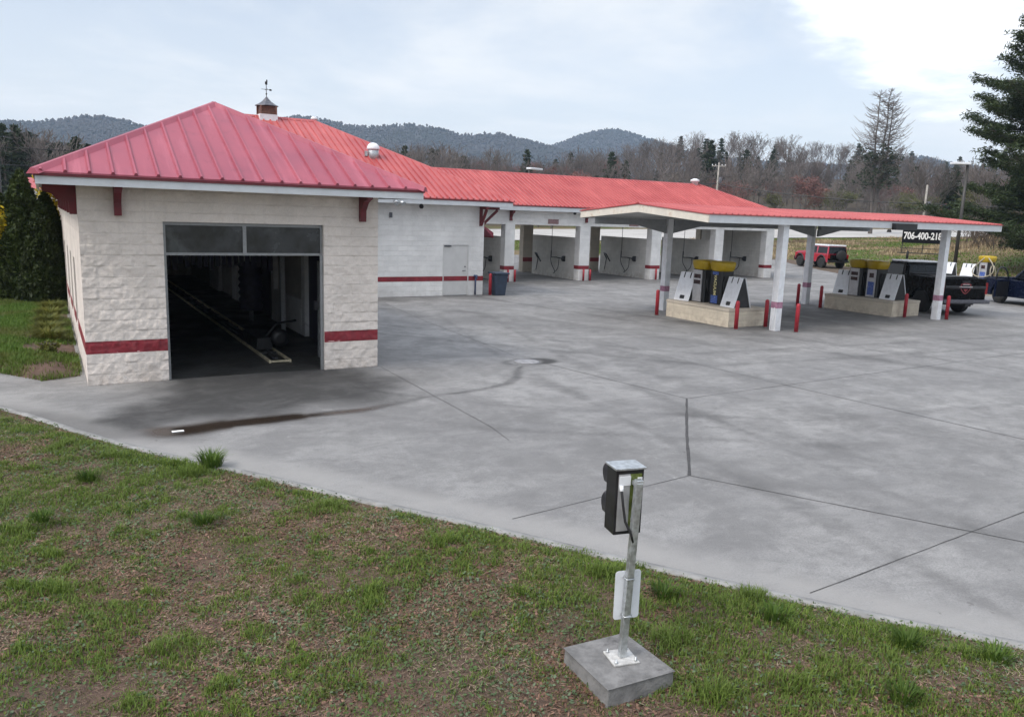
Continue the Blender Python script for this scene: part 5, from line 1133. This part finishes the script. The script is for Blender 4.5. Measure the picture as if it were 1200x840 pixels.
# ------------------------------------------------------------------ small ground things
q = MB(); q.lathe((9.6,15.75,0), [(.30,.0),(.30,.012),(.26,.016),(.0,.016)], 24); dr_ = q.build('drain_cover', M['slab_pale']); tag(dr_, 'round pale drain cover inside a dark damp ring in the concrete', 'drain')
q = MB(); q.box(1.49, 1.66, 12.55, 12.63, .006, .012); tag(q.build('paper_scrap', M['litter']), 'small white paper scrap lying on the wet streak outside the tunnel', 'litter')
def clump(name, x, y, z, n, h, spread, mat, seed, wd=(.006,.012), lean=(.2,1.0)):
    r = np.random.default_rng(seed); a = r.uniform(0, 2*np.pi, n); d = spread*np.sqrt(r.uniform(0, 1, n)); V, F = blades(x+d*np.cos(a), y+d*np.sin(a), np.full(n, z), h*r.uniform(.5, 1.15, n), r.uniform(*wd, n), r.uniform(*lean, n), seed); return bulk(name, V, F, mat)
tag(clump('weed', 1.72, 10.62, .03, 260, .22, .14, M['ivy'], 5, (.008,.02)), 'bushy green weed growing over the kerb in front of the tunnel', 'weed')
WD = [(-1.0,11.2,.10),(-.2,9.4,.10),(.3,10.6,.12),(1.3,8.6,.11),(4.65,5.1,.11),(5.25,4.35,.12),(5.9,3.55,.12),(6.35,3.1,.10),(5.2,3.1,.09)]
labs = ['low bright green weed tuft at the far left of the verge','low green weed tuft halfway down the left of the verge','bright green weed tuft just below the kerb at left','green weed tuft in the middle of the verge','dark green weed tuft on the kerb right of the signal slab','leafy weed tuft by the kerb at lower right','larger leafy weed tuft by the kerb at the right','leafy weed tuft nearest the right edge by the kerb','pale leafy weed at the bottom right']
for (x, y, h), lb, k in zip(WD, labs, range(9)): tag(clump('weed', x, y, .06, 170, h, .13, M['ivy'], 40+k, (.006,.018)), lb, 'weed', 'weed tufts in the verge')
for k, (x, y) in enumerate(((.16,27.6),(.06,26.0),(.03,24.4),(.02,22.95),(.0,21.7))):
    o = clump('ornamental_grass', x-.05, y, .07, 900, .34, .24, M['tuft'], 60+k, (.012,.024), (.5,1.3)); tag(o, ('farthest','second farthest','middle','second nearest','nearest')[k]+' of the five yellow green grass tufts beside the tunnel wall', 'plant', 'grass tufts along the tunnel wall')
q = MB(); q.lathe((-.12,19.9,.22), [(.03,0),(.24,.10),(.25,.2),(.12,.28)], 8)

# ------------------------------------------------------------------ trees
def leafcloud(c, n, size, rnd, flat=.0, aspect=.5):
    """c: (n,3) centres -> randomly turned leaf quads"""
    d = rnd.normal(size=(len(c),3)); d[:,2] *= (1-flat); d /= np.linalg.norm(d, axis=1)[:,None]; e = rnd.normal(size=(len(c),3)); e -= d*(e*d).sum(1)[:,None]; e /= np.linalg.norm(e, axis=1)[:,None]
    s = size*rnd.uniform(.6, 1.4, len(c))[:,None]; V = np.stack([c-d*s, c+e*s*aspect, c+d*s, c-e*s*aspect], 1).reshape(-1,3); b = np.arange(len(c))*4
    return V, np.c_[b, b+1, b+2, b+3]
def tubes(segs, n=4):
    """segs: list of (p0,p1,r0,r1) -> open tubes"""
    S = np.array([[*a, *b] for a, b, _, _ in segs]); R0 = np.array([s[2] for s in segs]); R1 = np.array([s[3] for s in segs])
    A = S[:,:3]; Bq = S[:,3:]; d = Bq-A; d /= np.linalg.norm(d, axis=1)[:,None]+1e-9; h = np.where(np.abs(d[:,2:3]) < .9, [[0,0,1.]], [[1.,0,0]]); u = np.cross(d, h); u /= np.linalg.norm(u, axis=1)[:,None]; v = np.cross(d, u)
    k = len(segs); V = np.empty((k, 2*n, 3))
    for j in range(n):
        a = 2*np.pi*j/n; o_ = u*np.cos(a)+v*np.sin(a); V[:,j] = A+o_*R0[:,None]; V[:,n+j] = Bq+o_*R1[:,None]
    b = np.arange(k)[:,None]*2*n; F = np.concatenate([np.concatenate([b+j, b+(j+1)%n, b+n+(j+1)%n, b+n+j], 1) for j in range(n)])
    return V.reshape(-1,3), F
def bare_tree(h, seed, twig=.022, wid=.42, depth=5, base=.18, trunkf=.34, mat='twig_grey', leaves=None):
    rr = random.Random(seed); big = []; small = []; ends = []
    def grow_(p, d, L, r, lv):
        n = 3 if lv < 3 else 2; q = p; dd = d
        for k in range(n):
            dd = (dd+Vector((rr.gauss(0,.10), rr.gauss(0,.10), rr.gauss(.05,.05)))).normalized(); e = q+dd*L/n; r2 = r*(1-.16*(k+1)/n*1.6)
            (big if lv < 2 else small).append((tuple(q), tuple(e), max(r*(1-.12*k), twig), max(r2*.92, twig))); 
            if lv >= 1 and lv < depth-1 and k < n-1:
                s = (dd+Vector((rr.gauss(0,.8), rr.gauss(0,.8), rr.gauss(.15,.4)))).normalized(); grow_(e, s, L*.62, r*.5, lv+2 if lv+2 <= depth else depth)
            q = e; r = r2
        if lv >= depth: ends.append(tuple(q)); return
        m_ = 2 if lv > 0 else 4
        if lv in (1, 2): m_ = 3
        for k in range(m_):
            a = rr.uniform(0, 6.28); sp_ = wid*rr.uniform(.7, 1.3)*(1 if lv < 2 else 1.15); s = Vector((math.cos(a), math.sin(a), 0)); nd = (dd*math.cos(sp_)+s*math.sin(sp_)).normalized()
            grow_(q, nd, L*rr.uniform(.58, .80) if lv else L*rr.uniform(.55,.75), r*.66, lv+1)
    grow_(Vector((0,0,-.3)), Vector((rr.gauss(0,.04), rr.gauss(0,.04), 1)), h*trunkf, base, 0)
    zmax = max(s[1][2] for s in small); k = h/zmax
    sc = lambda S: [(tuple(c*k for c in a), tuple(c*k for c in b), r0, r1) for a, b, r0, r1 in S]
    return tubes(sc(big), 5), tubes(sc(small), 3), np.array(ends)*k
def treeobj(name, lab, group, h, seed, mat, leaf=None, leafn=0, leafs=.2, **kw):
    (Vb, Fb), (Vs, Fs), E = bare_tree(h, seed, **kw); o = empty(name, (0,0,0), lab, 'tree', group); bulk('trunk', Vb, Fb, M['bark'], o, True)
    cr_ = bulk('crown', Vs, Fs, M[mat], o)
    if leaf:
        r = np.random.default_rng(seed); c = E[r.integers(0, len(E), leafn)]+r.normal(0, .35, (leafn,3)); V, F = leafcloud(c, leafn, leafs, r); bulk('buds', V, F, M[leaf], cr_)
    return o
def conifer(name, lab, group, h, seed, rad, n=9000, leaf=.28, mat='pine_far', bare=.12, dens=1.0, droop=.25, layers=None):
    r = np.random.default_rng(seed); o = empty(name, (0,0,0), lab, 'tree', group); segs = [((0,0,-.3),(0,0,h*.5),h*.016+.06,h*.010+.03),((0,0,h*.5),(0,0,h*.98),h*.010+.03,.02)]; C_ = []
    layers = layers or int(h*1.3); 
    for k in range(layers):
        t = bare+(1-bare)*(k+.5*r.random())/layers; z = h*t; R = rad*(1-t)**.75*(.7+.5*r.random())+.12; nb = r.integers(4, 7)
        for j in range(nb):
            a = r.uniform(0, 6.28); Rb = R*r.uniform(.55, 1.15); rise = Rb*r.uniform(-.05, .28)*(1 if t > .5 else .6); e = (Rb*np.cos(a), Rb*np.sin(a), z+rise); segs.append(((0,0,z), e, .012*h*(1-t)*.4+.02, .012))
            m_ = max(3, int(n*dens/(layers*5)*(Rb/rad+.25))); s = r.uniform(.25, 1.05, m_)**.8; off = r.normal(0, 1, (m_,3))*np.c_[.16*Rb+.08, .16*Rb+.08, .05*Rb+.06]
            C_.append(np.c_[e[0]*s, e[1]*s, z+rise*s-droop*Rb*.25*s**2]+off)
    C_ = np.concatenate(C_); V, F = tubes(segs, 5); bulk('trunk', V, F, M['bark'], o, True); V, F = leafcloud(C_, len(C_), leaf, r, .45, .30); bulk('crown', V, F, M[mat], o); return o
wood_grp = 'bare trees in the wood beyond the highway'
protos = []
for k in range(5): protos.append((treeobj('bare_tree', 'grey brown leafless tree in the dense wood beyond the highway', wood_grp, 12.5, 200+k, 'twig_grey', twig=.028, base=.17, wid=.36+.05*(k%3)), 12.5, 'g'))
for k in range(2): protos.append((treeobj('budding_tree', 'leafless tree with reddish brown buds in the wood beyond the highway', 'red budding trees in the wood', 10.5, 230+k, 'twig_red', 'twig_red', 2600, .16, twig=.028, base=.15, wid=.46), 10.5, 'r'))
protos.append((treeobj('budding_tree', 'tree with a pale green haze of new leaf in the wood beyond the highway', 'green budding trees in the wood', 8.5, 240, 'twig_grey', 'bud_green', 3400, .17, twig=.026, base=.13, wid=.5), 8.5, 'y'))
for k in range(2): protos.append((conifer('evergreen_tree', 'dark evergreen rising among the bare trees beyond the highway', 'evergreens in the wood beyond the highway', 14, 250+k, 2.9, 6500, .33, bare=.25), 14, 'e'))
byk = {}
for p in protos: byk.setdefault(p[2], []).append(p)
rr = random.Random(77); used_p = set(); placed = []
def put_tree(x, y, kind, h, lab=None, z=None):
    p = rr.choice(byk[kind])
    if id(p[0]) not in used_p: o = p[0]; used_p.add(id(o))
    else: o = copy_tree(p[0])
    s = h/p[1]; o.location = (x, y, (tz(x, y) if z is None else z)-.1); o.scale = (s*rr.uniform(.85,1.15), s*rr.uniform(.85,1.15), s); o.rotation_euler = (0, 0, rr.uniform(0, 6.28))
    if lab: o['label'] = lab
    return o
def rayxy(px, dist):        # ground position seen in direction px at a horizontal distance
    d = cf*940+cr*(px-600)+cu*(420-250); v = Vector((d.x, d.y)).normalized(); return v.x*dist, v.y*dist
cnt = 0
for row in range(10):
    px = 440+rr.uniform(0, 15)
    while px < 1290:
        # distance to the far side of the highway along this bearing, then further back row by row
        lo = 60
        for dist in range(70, 320, 2):
            x, y = rayxy(px, dist)
            if roadd(x, y) > 33: lo = dist; break
        dist = lo+row*(8+row*.8)+rr.uniform(-3, 3); x, y = rayxy(px, dist)
        step = 5.0*(940/dist)*rr.uniform(.7, 1.35)*(1 if row else 1.15)
        if roadd(x, y) > 32 and (px > 470 or row > 2):
            u = rr.random(); reds = .36 if 560 < px < 690 else (.14 if px > 1090 else .06)
            kind = 'r' if u < reds else ('y' if u < reds+(.20 if (px > 870 and row < 3) else .03) else ('e' if u < reds+.03+(.16 if row > 2 else .08) else 'g'))
            hh = {'g': rr.uniform(10.5, 15.5), 'r': rr.uniform(7.5, 11), 'y': rr.uniform(6, 9.5), 'e': rr.uniform(9, 14.5)}[kind]
            if row == 0: hh *= .72
            put_tree(x, y, kind, hh); cnt += 1
        px += step

# a few that stand out
x, y = rayxy(530, 118); o = treeobj('bare_tree', 'wide leafless tree silhouetted against the blue mountain above the main roof', None, 15.5, 301, 'twig_grey', twig=.03, base=.22, wid=.5); o.location = (x, y, tz(x, y)-3)
x, y = rayxy(828, 180); o = conifer('evergreen_tree', 'dark pointed evergreen standing above the skyline over the right of the bay roof', None, 17, 302, 3.4, 7000, .34, bare=.4); o.location = (x, y, tz(x, y))
x, y = rayxy(1108, 190); o = treeobj('bare_tree', 'tall thin leafless tree above the skyline left of the twin stemmed larch', None, 19, 303, 'twig_grey', twig=.03, base=.2, wid=.3); x, y = rayxy(938, 200); o.location = (x, y, tz(x, y))
# tall twin-stemmed nearly bare conifer
LX, LY = rayxy(1022, 152); LZ = tz(LX, LY); LH = 25.9-LZ
o = empty('bare_conifer', (LX,LY,LZ), 'tall twin stemmed bare conifer rising high above the wood', 'tree'); segs = []; tw = []; C_ = []; r = np.random.default_rng(5)
for sx, hh in ((-.75, LH*.97), (.75, LH), (1.5, LH*.92)):
    off = np.array([sx*cr.x, sx*cr.y, 0]); N_ = 14
    pts = [np.array([LX,LY,LZ])+off*min(1, k/N_*1.6)+np.array([r.normal(0,.06), r.normal(0,.06), hh*k/N_]) for k in range(N_+1)]
    for k in range(N_): segs.append((pts[k], pts[k+1], .26*(1-k/N_)+.05, .26*(1-(k+1)/N_)+.05))
    for k in range(110):
        t = r.uniform(.33, .99); p = np.array([np.interp(t*N_, range(N_+1), [q[c] for q in pts]) for c in range(3)]); a = r.uniform(0, 6.28); L = (5.4*(1-t)**.38+.3)*r.uniform(.45, 1.1)
        d = np.array([np.cos(a), np.sin(a), -.02+.25*t]); q1 = p+d*L*.5; q2 = q1+np.array([np.cos(a), np.sin(a), .30+.3*t])*L*.3; q3 = q2+np.array([np.cos(a), np.sin(a), 1.0])*L*.25
        tw += [(p, q1, .055, .042), (q1, q2, .042, .034), (q2, q3, .034, .024)]
        for s in range(int(3+L*2)):
            b = p+(q2-p)*r.uniform(.3, 1); e = b+np.array([r.normal(0,.35), r.normal(0,.35), r.uniform(-.1,.45)])*.9; tw.append((b, e, .024, .018))
            if t < .58 and r.random() < .22: C_.append(e+r.normal(0,.22,(9,3)))
V, F = tubes(segs, 6); bulk('trunk', V-np.array([LX,LY,LZ]), F, M['bark'], o, True); V, F = tubes(tw, 3); bulk('crown', V-np.array([LX,LY,LZ]), F, M['twig_grey'], o)
C_ = np.concatenate(C_)-np.array([LX,LY,LZ]); V, F = leafcloud(C_, len(C_), .26, r, .3, .35); bulk('needles', V, F, M['pine_far'], o)
# big pine at the right edge
def big_pine(x, y, h, seed, lab):
    r = np.random.default_rng(seed); z0 = tz(x, y)-.2; o = empty('pine_tree', (x,y,z0), lab, 'tree'); segs = []; C_ = []; N_ = 12
    pts = [np.array([.12*np.sin(k*.9), .12*np.cos(k*.7), h*k/N_]) for k in range(N_+1)]
    for k in range(N_): segs.append((pts[k], pts[k+1], .30*(1-k/N_)+.04, .30*(1-(k+1)/N_)+.04))
    lay = 34
    for k in range(lay):
        t = .10+.88*(k+r.uniform(-.35,.35))/lay; z = h*t; R = 6.4*(1-t)**.60*r.uniform(.75, 1.15)+.3
        for j in range(r.integers(5, 8)):
            a = r.uniform(0, 6.28); L = R*r.uniform(.6, 1.15); rise = L*(-.10+.42*t)+r.normal(0,.12); n_ = 5; q = np.array([0,0,z]); d = np.array([np.cos(a), np.sin(a), 0])
            P4 = [q+d*L*s+np.array([0,0,rise*s+.10*L*(s**2)-.08*L*np.sin(np.pi*s)]) for s in np.linspace(0, 1, n_)]
            for s in range(n_-1): segs.append((P4[s], P4[s+1], .06*(1-s/n_)*(1.2-t)+.012, .06*(1-(s+1)/n_)*(1.2-t)+.012))
            side = np.array([-d[1], d[0], 0])
            for s in np.linspace(.30, 1.02, max(4, int(L*3.4))):
                b = q+d*L*s+np.array([0,0,rise*s+.10*L*s**2-.08*L*np.sin(np.pi*s)]); wd = .32*L*(1.15-s)+.20
                for sg in (-1, 0, 1):
                    c = b+side*sg*wd*r.uniform(.4, 1.1)+d*r.normal(0,.15)+np.array([0,0,r.uniform(.0,.22)]); segs.append((b, c, .014, .009)); m_ = r.integers(22, 36); C_.append(c+r.normal(0, 1, (m_,3))*np.array([.24,.24,.11]))
    C_ = np.concatenate(C_); V, F = tubes(segs, 5); bulk('trunk', V, F, M['bark'], o, True); V, F = leafcloud(C_, len(C_), .15, r, .2, .22); bulk('crown', V, F, M['pine'], o); print('pine leaves', len(C_)); return o
big_pine(60.9, 31.0, 25, 11, 'big dark pine with layered boughs at the right edge of the lot')
big_pine(70, 27.5, 13, 12, 'smaller dark pine at the right edge behind the big one')
# hedge trees left of the tunnel
def arbor(x, y, z, h, rad, seed, lab, n=26000):
    r = np.random.default_rng(seed); o = empty('arborvitae', (x,y,z), lab, 'tree', 'arborvitae hedge left of the tunnel'); t = 1-np.sqrt(r.uniform(0, 1, n)); t = np.clip(t*1.02, 0, .995); a = r.uniform(0, 6.28, n)
    R = rad*(1-t)**.62*np.clip(t/.05+.72, 0, 1); lump = .80+.42*fbm(a*2.2+seed, t*7, 1.0, 3, seed); k = r.uniform(.55, 1.0, n)**.5*lump; c = np.c_[R*k*np.cos(a), R*k*np.sin(a), h*t+.05]
    V, F = leafcloud(c, n, .075, r, -.4, .42); MB().tube([(x,y,z-.1),(x,y,z+h*.75)], [.09,.03], 8).build('trunk', M['bark'], o); bulk('crown', V, F, M['arbor'], o); return o
arbor(-.55, 31.0, .08, 4.12, 1.08, 71, 'tallest pointed arborvitae in the dark hedge, at its left end')
arbor(.10, 31.4, .08, 3.45, .95, 72, 'rounded lower arborvitae in the hedge behind the pointed one'); 
arbor(-.05, 29.9, .08, 3.1, .78, 73, 'arborvitae of the hedge pressed against the tunnel wall', 18000); arbor(-1.2, 32.3, .08, 3.4, .8, 74, 'arborvitae partly behind the yellow blossom bush', 14000)
def shrub(name, x, y, z, h, rad, n, mat, leafsz, seed, lab, cat='shrub'):
    r = np.random.default_rng(seed); o = empty(name, (x,y,z), lab, cat); segs = []; C_ = []
    for k in range(40):
        a = r.uniform(0, 6.28); L = r.uniform(.6, 1); e = np.array([rad*L*np.cos(a)*r.uniform(.3,1), rad*L*np.sin(a)*r.uniform(.3,1), h*L*r.uniform(.6,1)]); segs.append((np.zeros(3), e*.5+[0,0,.1], .018, .012)); segs.append((e*.5+[0,0,.1], e, .012, .006)); s = r.uniform(.25, 1.05, n//40)[:,None]; C_.append(e*s+r.normal(0, rad*.10, (n//40,3)))
    V, F = tubes(segs, 4); bulk('stems', V, F, M['bark'], o); C_ = np.concatenate(C_); C_[:,2] = np.abs(C_[:,2]); V, F = leafcloud(C_, len(C_), leafsz, r); bulk('blossom' if mat == 'forsythia' else 'foliage', V, F, M[mat], o); return o
shrub('forsythia_bush', -1.55, 31.0, .05, 3.4, .75, 9000, 'forsythia', .07, 81, 'bright yellow blossoming bush left of the dark hedge'); shrub('forsythia_bush', .1, 33.6, .05, 4.35, .7, 5000, 'forsythia', .08, 82, 'tall yellow bush peeking out behind the pointed hedge top')
shrub('low_shrub', -.05, 19.75, .06, .34, .28, 900, 'tuft', .035, 83, 'low dark green shrub nearest the tunnel corner')
# far house glimpsed past the tunnel eave
x, y = rayxy(44, 92); o = empty('far_house', (x,y,tz(x,y)), 'tiny far white building with an orange red roof glimpsed left of the tunnel eave', 'house')
z0 = tz(x, y); MB().box(x-.4, x+3, y, y+5, z0, 4.2).build('wall', M['white_paint'], o); MB().prism([(y-.4,4.2),(y+5.4,4.2),(y+2.5,5.3)], 'x', x-.8, x+3.4).build('roof', M['roof_red'], o)
MB().box(x-.5, x+.5, y-.04, y-.002, z0+.9, z0+2.2).build('window', M['glass'], o)
# dark wood at far left
for k in range(120):
    px = rr.uniform(-60, 215); dist = rr.uniform(112, 200); x, y = rayxy(px, dist); kind = rr.choice('eeegg'); hh = rr.uniform(10.5, 13.5)-max(0, px-40)*.02*(1.0 if kind == 'e' else .85)
    p = put_tree(x, y, kind, hh, 'dark evergreen in the wood at the far left behind the hedge' if kind == 'e' else 'leafless tree among the evergreens at the far left behind the hedge', tz(x, y)); p['group'] = 'dark wood at the far left'
# brushy bank at right: leafless scrub nobody could count
r = np.random.default_rng(31); n = 2600; x = r.uniform(62, 135, n); y = r.uniform(-4, 62, n); q_ = ((x-98)/19)**2+((y-24)/20)**2; k = (q_ < 2.6) & (polydist(x, y, LOT) > 4) & (r.uniform(0, 1, n) < sstep(q_, 2.6, 1.2)+.1); x, y = x[k], y[k]; z = terrain(x, y); segs = []
for a, b, c in zip(x, y, z):
    H_ = r.uniform(1.0, 2.8)
    for j in range(9):
        d = np.array([r.normal(0,.45), r.normal(0,.45), 1.0]); p0 = np.array([a+r.normal(0,.5), b+r.normal(0,.5), c-.1]); p1 = p0+d*H_*.5; p2 = p1+(d+r.normal(0,.4,3))*H_*.35; segs += [(p0,p1,.03,.022),(p1,p2,.022,.014)]
        for s in range(3): e = p1+(p2-p1)*r.random(); segs.append((e, e+r.normal(0,.35,3)+[0,0,.25], .015,.010))
V, F = tubes(segs, 3); tag(bulk('brush', V, F, M['brush']), kind='stuff'); print('brush segs', len(segs))
for k in range(26):
    px = rr.uniform(1085, 1330); dist = rr.uniform(118, 150); x, y = rayxy(px, dist); kind = rr.choice('ggrgye'); put_tree(x, y, kind, rr.uniform(7, 11.5)*(.8 if kind in 'ry' else 1), {'g':'leafless tree on the brown brushy bank at the right','r':'red budding tree on the brown brushy bank at the right','y':'pale green budding tree on the brown brushy bank at the right','e':'small evergreen on the brown brushy bank at the right'}[kind])['group'] = 'trees on the bank at the right'

# ------------------------------------------------------------------ mountains and the air in front of them
def mountain(name, pxs, ys, dist, depth, seed, treen):
    """a wooded ridge: crest heights over bearings at a real distance, with slopes in front and behind"""
    pxs = np.array(pxs, float); ys = np.array(ys, float); nb = 260; pp = np.linspace(pxs[0], pxs[-1], nb); yy = np.interp(pp, pxs, ys); kern = np.hanning(13); kern /= kern.sum(); yp = np.pad(yy, 6, mode='edge'); yy = np.convolve(yp, kern, 'valid')
    crest = []; 
    for p_, y_ in zip(pp, yy):
        d = cf*940+cr*(p_-600)+cu*(420-y_); hl = math.hypot(d.x, d.y); crest.append((d.x/hl, d.y/hl, CAMH+d.z/hl*dist))
    crest = np.array(crest); rows = np.linspace(-1, 1, 61); V = []
    for t in rows:
        dd = dist+t*depth; prof = (1-abs(t))**1.25 if t < 0 else (1-t)**1.1; x = crest[:,0]*dd; y = crest[:,1]*dd
        nz = (fbm(x, y, 260, 5, seed)-.5)*.42*np.abs(t)**.5*(1-np.abs(t))*2
        V.append(np.c_[x, y, -25+(crest[:,2]+25)*np.clip(prof+nz, 0, 1.02)])
    V = np.concatenate(V); i = np.arange(60*(nb-1)); a = (i//(nb-1))*nb+i%(nb-1); F = np.c_[a, a+1, a+1+nb, a+nb]; tag(bulk(name, V, F, M['mt_ground'], smooth=True), kind='structure')
    r = np.random.default_rng(seed); gi = r.integers(0, len(F), treen); uv = r.uniform(0, 1, (treen,2)); P0 = V[F[gi,0]]*(1-uv[:,:1])*(1-uv[:,1:])+V[F[gi,1]]*uv[:,:1]*(1-uv[:,1:])+V[F[gi,2]]*uv[:,:1]*uv[:,1:]+V[F[gi,3]]*(1-uv[:,:1])*uv[:,1:]
    k = (gi//(nb-1) < 36); P0 = P0[k]; n = len(P0); h = r.uniform(4, 9, n); wd = r.uniform(2.2, 4.6, n); a = r.uniform(0, 6.28, n); L = []
    for j in range(3):
        an = a+j*2.09; L.append(P0+np.c_[wd*np.cos(an), wd*np.sin(an), h*r.uniform(.45,.8,n)])
    tops = P0+np.c_[r.normal(0,.6,n), r.normal(0,.6,n), h]; V2 = np.stack([P0-[0,0,1], L[0], L[1], L[2], tops], 1).reshape(-1,3); b = np.arange(n)*5
    F2 = np.concatenate([np.c_[b+4,b+1,b+2],np.c_[b+4,b+2,b+3],np.c_[b+4,b+3,b+1],np.c_[b,b+2,b+1],np.c_[b,b+3,b+2],np.c_[b,b+1,b+3]])
    tag(bulk('mountain_forest', V2, F2, M['mtwood']), kind='stuff')
M['mt_ground'] = simple('mountain_floor', (.04,.037,.035), .95, var=.3, scale=.01)
mountain('hills', [-260,-120,0,40,90,110,135,170,230,300,345,380,420,450,480,500,530,548,562,578,600,630,660,720,800,900], [150,140,143,146,139,137.5,140,150,158,150,137,142,151,150,147,148,157,161,159,156,162,170,178,186,192,196], 1800, 700, 5, 80000)
mountain('peak', [560,600,630,650,662,678,692,704,715,728,742,760,778,800,840,900,980,1030,1060,1078,1095,1120,1180,1300], [190,182,176,171,167,160,156,154,152.5,154,158,164,169,178,186,192,195,193,187,184,188,194,200,205], 2300, 800, 9, 70000)
hz_ = MB(); hz_.box(-2600, 3800, -1300, 3600, -32, 262); hzo = hz_.build('haze', None); tag(hzo, kind='stuff')
m_ = bpy.data.materials.new('haze'); m_.use_nodes = True; m_.node_tree.nodes.clear(); vo_ = m_.node_tree.nodes.new('ShaderNodeVolumePrincipled'); ou = m_.node_tree.nodes.new('ShaderNodeOutputMaterial'); m_.node_tree.links.new(vo_.outputs[0], ou.inputs['Volume'])
vo_.inputs['Color'].default_value = (.62,.79,1,1); vo_.inputs['Density'].default_value = .00017; vo_.inputs['Anisotropy'].default_value = 0; hzo.data.materials.append(m_)
